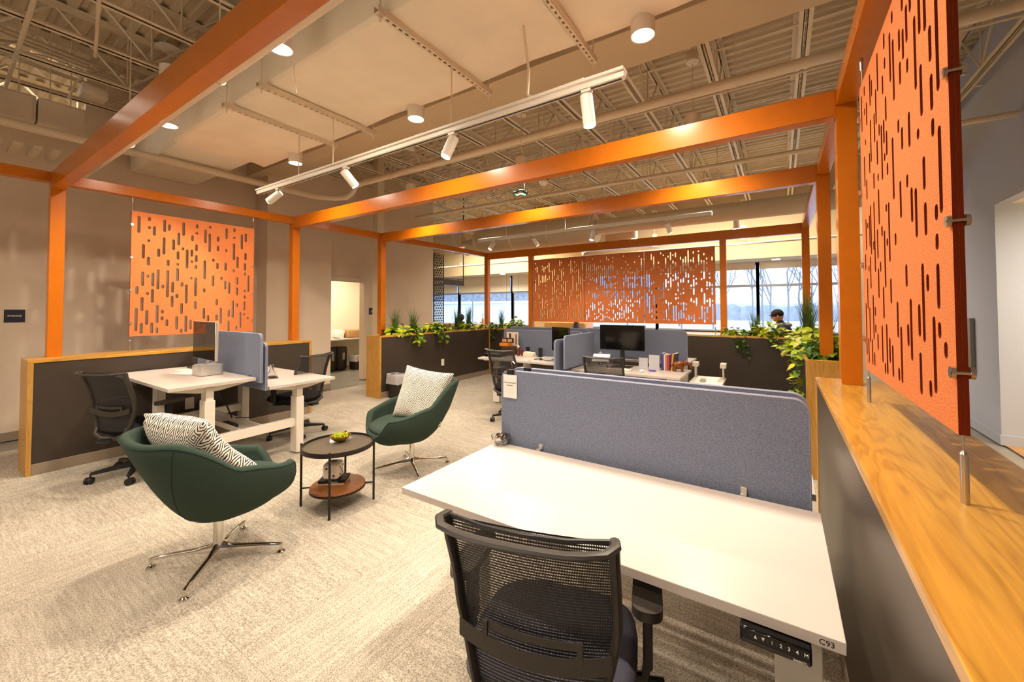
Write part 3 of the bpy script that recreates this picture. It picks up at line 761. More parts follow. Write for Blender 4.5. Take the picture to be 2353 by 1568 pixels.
# ================================================================== CEILING SERVICES
# rectangular wrapped duct
t = thing('duct', 'large cream wrapped rectangular duct between two rows of downlights', 'duct', (-1.9, 2.03, 3.3))
g = G(); rnd = random.Random(3); nx, L0, L1 = 60, -5.45, 2.0
prof = [(1.57, 3.86), (1.57, 3.33), (1.60, 3.30), (2.47, 3.30), (2.50, 3.33), (2.50, 3.86)]
vs = []; fs = []
from mathutils import noise as mno
for i in range(nx+1):
    x = L0 + (L1-L0)*i/nx
    m_ = []
    for k in range(len(prof)-1):
        nseg = 8 if k == 2 else 3
        for j in range(nseg): 
            a = prof[k]; b = prof[k+1]; t_ = j/nseg; m_.append((a[0]+(b[0]-a[0])*t_, a[1]+(b[1]-a[1])*t_))
    m_.append(prof[-1])
    for (yy, zz) in m_:
        w = mno.noise(Vector((x*1.1, yy*2, zz*2)))*.028
        sag = -.02*max(0, 1-abs(yy-2.48)/.1)*abs(math.sin(x*2.1)) if zz < 3.34 else 0
        vs.append((x, yy + (w if 1.6 < yy < 2.47 else w*.6), zz + w + sag))
    nn = len(m_)
for i in range(nx):
    for k in range(nn-1): fs.append((i*nn+k, i*nn+k+1, (i+1)*nn+k+1, (i+1)*nn+k))
fs.append(tuple(range(nn)))
obj('duct_stub', G().box((-7.395, 1.66, 3.36), (-5.46, 2.42, 3.84), .05), DUCT, t)
g.add(vs, fs); obj('duct_wrap', g, DUCT, t, smooth=60)
obj('flap', G().tube([(-3.0, 1.565, 3.31), (-2.99, 1.55, 3.29), (-2.96, 1.55, 3.14), (-2.95, 1.555, 3.08)], .003, 5), DUCT, t)
for k, (x, y0, y1) in enumerate(((-1.98, 1.50, 2.62), (-3.43, 1.50, 2.60), (-4.03, 1.49, 2.56), (-1.09, 1.50, 2.68))):
    s = thing('strut_channel', ['slotted steel channel under the duct, third from the left', 'slotted steel channel under the duct, second from the left', 'leftmost slotted steel channel under the duct', 'rightmost slotted steel channel under the duct'][k], 'strut', (x, 2.06, 3.25))
    L = y1-y0
    me = plate('slotted_plate', L, .04, [], .003, PIPE)
    # slots run along the channel
    holes = []
    def slot_h(c): return c
    cu_h = [(.02+.05*i_, ) for i_ in range(int(L/.05))]
    gg = G()
    xs = []
    pos = 0.0
    for (c,) in cu_h:
        gg.box((x-.02, y0+pos, 3.252), (x+.02, y0+c, 3.255)); 
        gg.box((x-.02, y0+c, 3.252), (x-.007, y0+c+.026, 3.255)); gg.box((x+.007, y0+c, 3.252), (x+.02, y0+c+.026, 3.255))
        pos = c+.026
    gg.box((x-.02, y0+pos, 3.252), (x+.02, y1, 3.255))
    gg.box((x-.021, y0, 3.252), (x-.018, y1, 3.293)); gg.box((x+.018, y0, 3.252), (x+.021, y1, 3.293))
    obj('channel', gg, PIPE, s)
    bpy.data.meshes.remove(me)
    for yy in (y0+.03, y1-.03):
        obj('threaded_rod', G().cyl((x, yy, 3.21), (x, yy, 4.66), .005, n=8).cyl((x, yy, 3.235), (x, yy, 3.25), .011, n=6), BRUSH if False else PIPE, s)

# cylinder downlights, grid 2.0 m
def downlight(x, y, z, lit=True, label='', top=None, group=None, r=.073, h=.36):
    t = thing('downlight', label, 'ceiling light', (x, y, z), 0, group)
    g = G(); g.lathe([(r-.006, .012), (r-.006, .002), (r, 0), (r, h), (r-.004, h+.004), (0, h+.004)], (x, y, z), 28); obj('housing', g, PIPE if not lit else WHITEM, t)
    obj('lens', G().cyl((x, y, z+.010), (x, y, z+.014), r-.006, n=28), LENS if lit else LENSD, t)
    zc = top or 3.94
    if top is not False:
        obj('stem', G().cyl((x, y, z+h), (x, y, zc), .005, n=8), PIPE, t)
        obj('canopy', G().lathe([(0, -.03), (.02, -.028), (.062, -.012), (.066, 0), (0, 0)], (x, y, zc), 24), WHITEM, t)
        obj('junction_box', G().box((x-.05, y-.05, zc), (x+.05, y+.05, zc+.09), .006).cyl((x, y, zc+.09), (x, y, 4.66), .008, n=8), PIPE, t)
    return t
cols = {-4.72: 'left', -2.71: 'middle', -.69: 'right'}
for y, nm in ((1.32, 'lit white cylinder downlight on the near side of the duct, %s one'), (2.48, 'lit white cylinder downlight between the duct and the girder, %s one')):
    for x in (-4.72, -2.71, -.69):
        downlight(x, y, 3.19, True, nm % cols[x], top=False, h=.55)
        lamp('SPOT', 'downlight_lamp', (x, y, 3.18), P_CYL, WARM, (x, y, 0), .065, 2.9, .85)
for y, nm, z in ((4.22, 'unlit cream pendant cylinder hanging over the front orange crossbeam, %s one', 3.09), (6.06, 'unlit cream pendant cylinder over the second orange crossbeam, %s one', 3.03), (8.85, 'cream pendant cylinder above the far crossbeam, %s one', 3.03), (10.65, 'small pendant cylinder near the far bulkhead, %s one', 3.1)):
    for x in (-4.72, -2.71, -.69):
        downlight(x, y, z, y > 8, nm % cols[x], group=None, h=.30)
        if y < 10: lamp('SPOT', 'downlight_lamp', (x, y, z-.01), P_CYL*.8, WARM, (x, y, 0), .065, 2.85, .85)
# pair of canopies seen on the left, high over the near beam
t = thing('pendant_canopy', 'white ceiling canopy with thin stem behind the near orange beam', 'ceiling light', (-5.98, 1.66, 4.5))
obj('canopy', G().lathe([(0, -.03), (.03, -.028), (.11, -.008), (.115, 0), (0, 0)], (-5.98, 1.66, 4.56), 24), WHITEM, t)
obj('stem', G().cyl((-5.98, 1.66, 3.9), (-5.98, 1.66, 4.55), .007, n=8), PIPE, t)

# track lights
def track(label, x0, x1, y, z, heads, rods, group=None):
    t = thing('track_light', label, 'track light', ((x0+x1)/2, y, z))
    obj('rail', G().box((x0, y-.022, z-.035), (x1, y+.022, z), .003).box((x0, y-.036, z), (x1, y+.036, z+.018), .002), WHITEM, t)
    obj('slot', G().box((x0+.02, y-.008, z-.0365), (x1-.02, y+.008, z-.034)), BLACKG, t)
    for x in rods:
        obj('hanger_rod', G().cyl((x, y, z+.01), (x, y, 3.25 if y < 3 else 4.66), .005, n=8), PIPE, t)
    for (x, dx, dy, dz, lit, L) in heads:
        d = Vector((dx, dy, dz)).normalized(); j = Vector((x, y, z-.10)); 
        h = obj('lamp_head', G().box((x-.03, y-.018, z-.055), (x+.03, y+.018, z-.035), .003).cyl((x, y, z-.05), j, .009, n=10).cyl(j - d*.03, j + d*L, .037, n=24).cyl(j-d*.034, j-d*.03, .030, .037, n=24), WHITEM, t)
        obj('lamp_lens', G().cyl(j + d*(L-.001), j + d*(L+.003), .031, n=24), LENS if lit else LENSD, h)
        if lit:
            p = j + d*(L+.02)
            lamp('SPOT', 'track_lamp', p, P_TRACK*lit, WARM2, p + d, .03, 1.25, .5)
    return t
track('long white track light hanging under the duct with four cylinder heads', -4.88, -.70, 2.16, 2.81,
      [(-4.45, -.75, -.42, -.62, 1.0, .13), (-3.26, .35, .55, -.80, .7, .13), (-1.98, -.20, -.35, -.95, 1.1, .13), (-.93, .10, .05, -1, 1.1, .15)], [-4.05, -3.46, -1.99])
track('second white track light beyond the middle crossbeam', -4.85, -.76, 6.03, 2.80,
      [(-4.50, -.3, -.5, -.9, 1, .12), (-3.60, .3, .6, -.9, .6, .12), (-2.50, -.15, -.3, -1, 1, .12), (-1.35, .25, .5, -.9, .6, .12)], [-4.2, -3.0, -1.7])
obj_c = G().tube([(-1.33, 2.1, 3.28), (-1.33, 2.12, 3.2), (-1.32, 2.15, 3.0), (-1.33, 2.15, 2.86), (-1.30, 2.155, 2.835), (-1.2, 2.16, 2.84), (-.95, 2.16, 2.845)], .009, 8)
tag(obj('power_whip', obj_c, PIPE), 'ribbed white power conduit dropping to the near track light', 'conduit')

# pipes
def pipe(name, label, pts, r, group=None, fit=()):
    t = thing(name, label, 'pipe', pts[0])
    obj('pipe_run', G().tube(pts, r, 14), PIPE, t)
    for (x, y, z) in fit:
        obj('hanger', G().lathe([(r+.004, -.012), (r+.008, -.012), (r+.008, .012), (r+.004, .012)], (0, 0, 0), 18, T(x, y, z) @ RY(PI/2)).cyl((x, y, z+r), (x, y, 4.66), .004, n=6), PIPE, t)
    return t
pipe('water_pipe', 'cream pipe running alongside the nearest orange beam', [(-7.0, 1.12, 3.02), (1.98, 1.13, 3.02)], .032, fit=((-5.0, 1.12, 3.02), (-3.1, 1.122, 3.02), (-1.2, 1.125, 3.02)))
pipe('sprinkler_main', 'thick cream sprinkler main crossing behind the track light and elbowing to the left wall',
     [(2.0, 3.98, 3.5), (-5.55, 3.98, 3.5), (-5.72, 3.97, 3.48), (-5.80, 3.95, 3.36), (-5.88, 3.9, 3.30), (-6.05, 3.8, 3.29), (-6.2, 3.6, 3.29), (-6.22, 3.2, 3.29), (-6.25, -1.5, 3.32)], .045, fit=((-4.9, 3.98, 3.5), (-2.55, 3.98, 3.5), (-.3, 3.98, 3.5)))
pipe('sprinkler_pipe', 'cream sprinkler pipe between the two orange crossbeams with upright heads', [(2.0, 5.93, 3.4), (-6.4, 5.86, 3.4)], .030, fit=((-5.9, 5.86, 3.4), (-4.0, 5.88, 3.4), (-2.2, 5.9, 3.4)))
pipe('conduit', 'thin cream conduit above the thick sprinkler main', [(2.0, 4.6, 3.72), (-6.2, 4.5, 3.72)], .012)
pipe('sprinkler_pipe', 'thin cream sprinkler pipe in front of the far bulkhead', [(2.0, 9.3, 2.80), (-12, 9.5, 2.80)], .024)
pps = {o.get('label', ''): o for o in C.objects if o.name.startswith('sprinkler_pipe')}
pm_ = [o for l_, o in pps.items() if 'two orange' in l_][0]; pf_ = [o for l_, o in pps.items() if 'bulkhead' in l_][0]
for x, y, z, par in ((-1.0, 5.915, 3.4, pm_), (-.5, 9.34, 2.8, pf_), (-8.3, 9.45, 2.8, pf_)):
    obj('sprinkler_head', G().cyl((x, y, z), (x, y, z+.10), .012, n=10).cyl((x, y, z+.085), (x, y, z+.09), .022, n=14).lathe([(.012, .05), (.022, .06), (.012, .085)], (x, y, z), 12), PIPE, par)
# round duct far back
t = thing('round_duct', 'fat round cream duct above the second track light', 'duct', (-3, 8.1, 3.15))
g = G()
pts = [(2.0, 8.0, 3.20), (-1.5, 8.0, 3.20), (-3.2, 8.0, 3.20)]
g.tube(pts, .16, 24); obj('duct_run', g, CEIL, t)
obj('duct_run', G().tube([(-3.25, 8.0, 3.18), (-6.4, 8.0, 3.18)], .30, 28), CEIL, t)
obj('flex_duct', G().tube([(-6.4, 8.0, 3.1), (-6.8, 8.0, 3.06), (-7.0, 7.9, 3.15), (-7.0, 7.8, 3.5)], .20, 20), CEIL, t)
for x in (-3.3, -4.3, -5.3, -6.3): obj('band', G().lathe([(.302, -.015), (.312, -.015), (.312, .015), (.302, .015)], (0,0,0), 28, T(x, 8.0, 3.18) @ RY(PI/2)), PIPE, t)
t = thing('diffuser_box', 'boxy cream supply diffuser behind the fat round duct', 'duct', (-2.9, 9.0, 3.1))
obj('box', G().box((-3.35, 8.8, 2.95), (-2.75, 9.3, 3.35), .01).box((-3.4, 8.75, 2.93), (-2.7, 9.35, 2.95), .004), CEIL, t)

# boxes and conduits over the left wall
def duct_box(label, y0, y1, x0, x1, z0, z1):
    t = thing('vent_box', label, 'duct', ((x0+x1)/2, (y0+y1)/2, z0))
    obj('casing', G().box((x0, y0, z0), (x1, y1, z1), .006), CEIL, t)
    for q in (y0+.1, y1-.1): obj('hanger_rod', G().cyl(((x0+x1)/2, q, z1), ((x0+x1)/2, q, 4.66), .005, n=6), PIPE, t)
    obj('access_cover', G().box((x1, y0+.02, z0+.02), (x1+.004, y1-.02, z1-.02), .002), CEIL, t)
duct_box('beige ceiling unit at the top left, the one nearer the frame', .755, 1.108, -6.86, -6.5, 3.46, 3.73)
duct_box('beige ceiling unit cut off by the left picture edge', -.2, .74, -6.86, -6.5, 3.46, 3.73)
t = thing('wall_louver', 'slatted vent high on the left wall', 'vent', (-7.3, .75, 3.3))
for k in range(9): obj('slat', G().box((-7.40, -.2+.14*k, 3.30), (-6.95, -.13+.14*k, 3.33), .003), PIPE, t)
t = thing('driver_box', 'small beige electrical box hanging among the joists at top left', 'electrical box', (-6.45, 1.0, 3.85))
obj('casing', G().box((-6.55, 1.04, 3.86), (-6.32, 1.24, 3.96), .005), CEIL, t)
rnd = random.Random(9)
for k in range(9):
    y = rnd.uniform(-.1, 1.0); x = rnd.uniform(-7.2, -6.3)
    pts = [(x, y, 3.75), (x+.02, y+.05, 3.95), (x+.05, y+.15, 4.08), (x-.1, y+.35, 4.12+.03*k), (x-.2, y+1.2, 4.12+.03*k)]
    tag(obj('conduit', G().tube(pts, rnd.choice((.008, .011, .016)), 7), CEIL), 'bent beige conduit among the joists at top left', 'conduit', 'conduits over the left wall')
for k, (x0, y0, x1, y1, r) in enumerate(((-8, .62, -4.2, .52, .018), (-5.6, 1.0, -3.8, .7, .014))):
    tag(obj('conduit', G().tube([(x0, y0, 4.0-.03), (x1, y1, 3.97)], r, 8), CEIL), 'straight beige conduit crossing under the joists at top left, %s one' % ('thicker', 'thinner')[k], 'conduit')
# alarm horn, dark green rings, exit sign
t = thing('fire_alarm', 'round white ceiling alarm with red band under the front crossbeam', 'alarm', (-2.334, 4.14, 2.98))
obj('base', G().lathe([(0, .03), (.05, .03), (.055, .0), (.05, -.01), (.03, -.03), (0, -.032)], (-2.334, 4.14, 2.99), 20), WHITEM, t)
obj('red_band', G().lathe([(.052, .03), (.056, .03), (.056, .055), (.052, .055)], (-2.334, 4.14, 2.985), 20), RED, t)
obj('stem', G().cyl((-2.334, 4.14, 3.04), (-2.334, 4.14, 4.66), .006, n=8), PIPE, t)
for (x, y, z) in ((-2.72, 4.22, 3.0),):
    tag(obj('ring', G().tube([(x+.085*math.cos(a_*PI/12), y+.085*math.sin(a_*PI/12), z-.055+.012*math.sin(a_)) for a_ in range(25)], .011, 8).cyl((x+.06, y, z-.05), (x+.06, y, z+.08), .003, n=6), DGREEN), 'dark green ring below the middle pendant cylinder', 'ring')
t = thing('exit_sign', 'red lit EXIT sign behind the left crossbeam near the lobby', 'exit sign', (-6.2, 7.3, 2.9))
obj('housing', G().box((-6.62, 7.28, 2.80), (-6.24, 7.32, 3.0), .006).cyl((-6.43, 7.3, 3.0), (-6.43, 7.3, 4.66), .006, n=8), WHITEM, t)
o = link('letters', text_mesh('EXIT', .15, EXITM), t, True); put(o, T(-6.43, 7.277, 2.895) @ FACE_NY)
# white column above the frame
g = G(); g.box((-6.87, 5.16, 0), (-6.72, 5.31, 4.66), .003)
tag(obj('steel_column', g, PIPE), 'slim cream steel column rising behind the left orange beam', 'column')

# lattice screen and shelf in the lobby
t = thing('lattice_screen', 'black perforated metal screen standing at the end of the left wall', 'screen', (XW, 7.54, 1.1))
ya, yb, za, zb = 7.40, 7.73, .2, 2.89
obj('screen_frame', G().box((XW-.012, ya-.02, za), (XW+.012, ya, zb)).box((XW-.012, yb, za), (XW+.012, yb+.02, zb)).box((XW-.012, ya-.02, zb), (XW+.012, yb+.02, zb+.02)), BLACKM, t)
g = G(); p = .075; hh = p*.866
z = za; row = 0
def bar(a, b): g.cyl((XW, a[0], a[1]), (XW, b[0], b[1]), .0085, n=4, caps=False)
while z < zb:
    bar((ya, z), (yb, z))
    yy = ya + (p/2 if row % 2 else 0)
    while yy < yb-1e-6:
        for s in (-1, 1):
            y2 = yy + s*p/2
            if ya <= y2 <= yb and z+hh <= zb: bar((yy, z), (y2, z+hh))
        yy += p
    z += hh; row += 1
tag(obj('lattice', g, BLACKM, t), kind='stuff')
t = thing('hanging_shelf', 'black metal shelf hung from the ceiling beside the lattice screen', 'shelf', (-7.4, 8.2, 2.1))
obj('tray', G().box((-7.75, 7.75, 2.12), (-7.40, 8.55, 2.135)).box((-7.42, 7.75, 2.135), (-7.40, 8.55, 2.26)).box((-7.75, 7.75, 2.26), (-7.73, 8.55, 2.30)).box((-7.42, 7.75, 2.28), (-7.40, 8.55, 2.30)), BLACKM, t)
obj('hanger', G().box((-7.42, 8.53, 2.13), (-7.40, 8.55, 4.6)), BLACKM, t)
for k, x in enumerate((-7.86, -7.36)):
    tt = thing('globe_pendant', 'round glowing white globe lamp against the lobby windows, %s one' % ('left', 'right')[k], 'pendant light', (x, 11.3, 1.64))
    obj('globe', G().sphere((x, 11.3, 1.64), .085, 20, 12), GLOBE, tt); obj('cord', G().cyl((x, 11.3, 1.72), (x, 11.3, 2.66), .004, n=6), BLACKM, tt)
for k, (x, y) in enumerate(((-7.3, 8.6), (-7.0, 8.9))):
    t = thing('soap_bottle', 'amber pump bottle on the lobby counter, %s one' % ('left', 'right')[k], 'bottle', (x, y, 1.05))
    obj('bottle', G().lathe([(0, 0), (.035, 0), (.035, .13), (.015, .16), (.012, .19), (0, .19)], (x, y, 1.05), 16), mat('peach_bottle', '#d8a07c', rough=.3), t)
    obj('pump', G().cyl((x, y, 1.24), (x, y, 1.36), .005, n=8).cyl((x, y, 1.30), (x-.04, y, 1.30), .005, n=8), BLACKM, t)
tag(obj('lobby_counter', G().box((-8.6, 8.4, 0), (-6.6, 9.1, 1.05), .01), WALNUT), 'counter in the lobby behind the left planter', 'counter')
tag(obj('topiary', G().sphere((-7.55, 8.6, 1.24), .10, 14, 9).cyl((-7.55, 8.6, 1.05), (-7.55, 8.6, 1.2), .05, n=12), mat('dark_foliage', '#2a2f33', rough=1, noise=.5, nscale=30, bump=1, bscale=60)), 'dark round potted plant behind the lattice screen', 'plant')
# things seen under the far orange screens
tag(obj('credenza', G().box((-5.2, 9.2, 0), (-4.05, 9.75, 1.12), .01), wood_mat('maple', '#d9a95e', '#c08a40', 'Z', .4)), 'maple cabinet in the lobby under the leftmost far orange screen', 'cabinet')
tag(obj('printer_stand', G().box((-3.9, 9.2, 0), (-3.2, 9.8, .98), .02), WHITEM), 'white cabinet beyond the back partition', 'cabinet')

# signs
def sign(label, x, y0, y1, z0, z1, lines, size):
    t = thing('wall_sign', label, 'sign', (x, (y0+y1)/2, z0))
    obj('plaque', G().box((x, y0, z0), (x+.008, y1, z1), .002), NAVY, t)
    n = len(lines)
    for k, s in enumerate(lines):
        o = link('lettering', text_mesh(s, size, PAPER, bold=.0004), t, True)
        put(o, T(x+.009, (y0+y1)/2, (z0+z1)/2 + (n-1)*size*.6 - k*size*1.2) @ FACE_PX)
sign('dark navy sign reading STORAGE on the left wall', XW, .65, .802, 1.348, 1.494, ['STORAGE'], .024)
sign('small navy room sign beside the doorway', XW, 5.47, 5.62, 1.365, 1.507, ['MAIL', 'ROOM'], .024)

# ================================================================== FURNITURE
def desk(label, x0, x1, y0, y1, z, legs=(None, None), pad=None, zleg=None, legy=None, tilt_beam=True):
    t = thing('desk', label, 'desk', ((x0+x1)/2, (y0+y1)/2, 0))
    obj('desktop', G().box((x0, y0, z-.028), (x1, y1, z), .0015), WHITE, t)
    ly = legy if legy is not None else (y0+y1)/2
    for lx in legs:
        if lx is None: continue
        L = obj('leg', G().box((lx-.06, ly-.038, .012), (lx+.06, ly+.038, z-.16), .003), WHITEM, t)
        obj('leg_column', G().box((lx-.052, ly-.030, z-.17), (lx+.052, ly+.030, z-.045), .003), WHITEM, L)
        obj('glide', G().cyl((lx, ly, 0), (lx, ly, .014), .02, n=12), BLACKG, L)
        pr = [(y0+.03, z-.028), (y1-.03, z-.028), (y1-.03, z-.045), (ly+.08, z-.085), (ly-.08, z-.085), (y0+.03, z-.045)]
        obj('support_arm', G().prism(pr, 'x', lx-.03, lx+.03), WHITEM, t)
    if legs[0] is not None and legs[1] is not None:
        obj('rail', G().box((legs[0]+.03, ly-.03, z-.075), (legs[1]-.03, ly+.03, z-.040), .002), WHITEM, t)
    return t
# foreground pair
dk = desk('white desk marked C93 in the right foreground', -1.36, .115, 1.174, 1.86, .74, (-1.24, .03), legy=1.52)
desk('white desk hidden behind the two long blue-grey screens in the foreground', -1.36, .112, 2.03, 2.70, .74, (-1.24, .03))
o = link('desk_number', text_mesh('C93', .018, INK), dk, True); put(o, T(.079, 1.1733, .7255) @ FACE_NY)
cp = thing('control_panel', 'black desk height keypad under the edge of desk C93', 'control panel', (-.024, 1.17, .69))
obj('housing', G().box((-.096, 1.150, .672), (.050, 1.24, .7105), .004), SCRN, cp)
obj('grip_strip', G().box((-.092, 1.1490, .674), (.047, 1.1502, .6835), .0005), BLACKG, cp)
for s, x in (('1', -.028), ('2', -.010), ('3', .006), ('4', .022), ('M', .039)):
    o = link('key_mark', text_mesh(s, .0115, PAPER), cp, True); put(o, T(x, 1.1489, .6965) @ FACE_NY)
obj('key_mark', G().add([(-.066, 1.1489, .692), (-.059, 1.1489, .692), (-.0625, 1.1489, .701)], [(0, 1, 2)]), PAPER, cp)
obj('key_mark', G().add([(-.050, 1.1489, .701), (-.043, 1.1489, .701), (-.0465, 1.1489, .692)], [(0, 1, 2)]), PAPER, cp)
for x in (-.0725, -.056, -.037, -.019, -.0015, .0145, .030): obj('divider_line', G().box((x, 1.1488, .692), (x+.0006, 1.149, .702)), mat('dim_mark', '#55504c'), cp)
o = link('lettering', text_mesh('poppin.', .0095, PAPER), cp, True); put(o, T(.028, 1.1485, .6785) @ FACE_NY)

def fabric_screen(label, x0, x1, y, z0, z1, th=.022, axis='x', clips=(), r=.05, clipside=-1, group=None):
    """rounded upright desk screen with piping"""
    t = thing('desk_screen', label, 'screen', ((x0+x1)/2, y, z0) if axis == 'x' else (y, (x0+x1)/2, z0), 0, group)
    pts = [(x0, z0), (x1, z0)]
    for k in range(6): a = PI/2*k/5; pts.append((x1-r+r*math.cos(a), z1-r+r*math.sin(a)))
    for k in range(6): a = PI/2+PI/2*k/5; pts.append((x0+r+r*math.cos(a), z1-r+r*math.sin(a)))
    ax = 'y' if axis == 'x' else 'x'
    obj('panel', G().prism(pts, ax, y-th/2, y+th/2), SCREENF, t)
    P3 = (lambda p, d: (p[0], y+d, p[1])) if axis == 'x' else (lambda p, d: (y+d, p[0], p[1]))
    rim = [pts[1]] + pts[2:] + [pts[0]]
    for d in (-th/2+.0035, th/2-.0035):
        obj('piping', G().tube([P3(p, d) for p in rim], .0042, 6), SCREENE, t)
    for (cx, cz) in clips:
        if axis == 'x': obj('clamp', G().box((cx-.012, y+clipside*(th/2+.03), cz-.004), (cx+.012, y+clipside*th/2, cz+.004), .001).box((cx-.012, y+clipside*(th/2+.004), cz-.004), (cx+.012, y+clipside*th/2, cz+.022), .001), BRUSH, t)
        else: obj('clamp', G().box((y+clipside*(th/2+.03), cx-.012, cz-.004), (y+clipside*th/2, cx+.012, cz+.004), .001), BRUSH, t)
    return t
fabric_screen('long blue-grey desk screen along the back edge of desk C93', -1.347, .088, 1.898, .70, 1.143, clips=((-1.09, .745), (-.135, .745)))
fabric_screen('second long blue-grey screen just behind the one on desk C93', -1.347, .088, 2.005, .70, 1.146, clips=())
# raised desk A and lower desk B on the left with their bench frame
dA = desk('raised white desk on the left with a silver computer and monitor', -5.62, -4.15, 1.19, 1.84, .85, (-5.48, -4.27), legy=1.50)
dB = desk('lower white desk on the left behind the raised one, with glass trophy', -5.62, -4.135, 1.95, 2.63, .745, (-5.48, -4.27), legy=2.29)
for xx_ in (-4.30, -5.51): obj('crossbar', G().box((xx_, 1.538, .28), (xx_+.06, 2.252, .36), .003), WHITEM, dB)
obj('cable_tray', G().box((-5.45, 1.80, .30), (-4.30, 1.82, .34), .002).box((-5.45, 1.98, .30), (-4.30, 2.0, .34), .002).box((-5.45, 1.80, .295), (-4.30, 2.0, .30), .001), WHITEM, dB)
fabric_screen('blue-grey screen on the raised left desk beside the black monitor', -5.55, -4.10, 1.862, .80, 1.262, clips=((-4.3, .86),))
fabric_screen('lower blue-grey screen behind the raised desk, on the trophy desk', -5.55, -4.137, 1.922, .715, 1.168, clips=((-4.25, .722),), clipside=1)
obj_ = tag(obj('desk_controller', G().box((-5.03, 1.185, .80), (-4.93, 1.25, .822), .003), BLACKP), 'small black height control under the raised left desk', 'control panel')

for k_, pts_ in enumerate(([(-4.20, 1.93, .715), (-4.22, 1.95, .60), (-4.3, 1.97, .48), (-4.5, 1.96, .40), (-4.8, 1.93, .36)], [(-4.9, 1.80, .80), (-4.86, 1.86, .55), (-4.84, 1.92, .36)], [(-5.3, 1.75, .82), (-5.1, 1.80, .62), (-4.95, 1.84, .66), (-4.8, 1.90, .36)])):
    tag(obj('power_cable', G().tube(pts_, .004, 6), BLACKP), ['black cable looping down from the lower left desk screen', 'black cable hanging straight into the tray under the left desks', 'black cable sagging below the raised desk beside the partition'][k_], 'cable')
tag(obj('power_strip', G().box((-4.86, 1.83, .302), (-4.62, 1.89, .335), .006), BLACKP), 'black power strip in the cable tray under the left desks', 'power strip')
# silver computer, monitor, papers, trophy
t = thing('computer', 'squat rounded silver desktop computer on the raised left desk', 'computer', (-4.72, 1.70, .85))
def rbox(x0, x1, y0, y1, z0, z1, r, n=6):
    pts = []
    for (cx, cy, a0) in ((x1-r, y1-r, 0), (x0+r, y1-r, PI/2), (x0+r, y0+r, PI), (x1-r, y0+r, 3*PI/2)):
        for k in range(n): a = a0+PI/2*k/(n-1); pts.append((cx+r*math.cos(a), cy+r*math.sin(a)))
    return G().prism(pts, 'z', z0, z1)
Mc = T(-4.745, 1.665, 0) @ RZ(.05)
g = rbox(-.1, .1, -.1, .1, .855, .948, .032); g2 = G(); g2.add(g.v, g.f, Mc); obj('casing', g2, ALU, t)
g = rbox(-.085, .085, -.085, .085, .85, .855, .03); g2 = G(); g2.add(g.v, g.f, Mc); obj('foot', g2, BLACKG, t)
t = thing('monitor', 'slim silver-edged monitor facing away to the left on the raised desk', 'monitor', (-4.75, 1.66, .85))
Mm = T(-4.745, 1.64, 0) @ RZ(-.06)
def mbox(a, b, bev=0): g = G(); g.box(a, b, bev, Mm); return g
obj('frame', mbox((-.315, -.012, 1.005), (.315, .014, 1.375), .003), ALU, t)
obj('display', mbox((-.311, -.0135, 1.009), (.311, -.0115, 1.371)), SCRN, t)
obj('stand', mbox((-.09, -.06, .949), (.09, .10, .955), .001).box((-.03, .016, .955), (.03, .026, 1.15), .002, Mm), ALU, t)
for k, (x, y, a, w, h_, z) in enumerate(((-5.02, 1.63, .45, .28, .21, .850), (-5.00, 1.60, .35, .26, .20, .853), (-5.25, 1.70, .1, .28, .2, .850))):
    Mp = T(x, y, 0) @ RZ(a)
    tag(obj('notebook', G().box((-w/2, -h_/2, z), (w/2, h_/2, z+.0028), 0, Mp), (PAPER, PAPER, PAPERC)[k]), ['white sheet lying flat under the notepad on the raised desk', 'white notepad with dark edge on the raised desk', 'paper sheet at the back of the raised desk'][k], 'paper')
tag(obj('keyboard', G().box((-5.45, 1.72, .85), (-5.10, 1.82, .872), .004), BLACKG), 'dark flat box at the back of the raised left desk', 'box')
t = thing('trophy', 'clear flask-shaped glass decanter on the lower left desk', 'decanter', (-4.62, 2.20, .745))
pf = [(0, .0), (.062, .0), (.066, .006), (.055, .02), (.035, .055), (.018, .095), (.014, .13), (.022, .15)]
obj('glass_body', G().lathe(pf + [(r-.003, z) for r, z in reversed(pf[3:])] + [(.03, .03), (0, .012)], (-4.60, 2.19, .746), 28), GLASS, t)

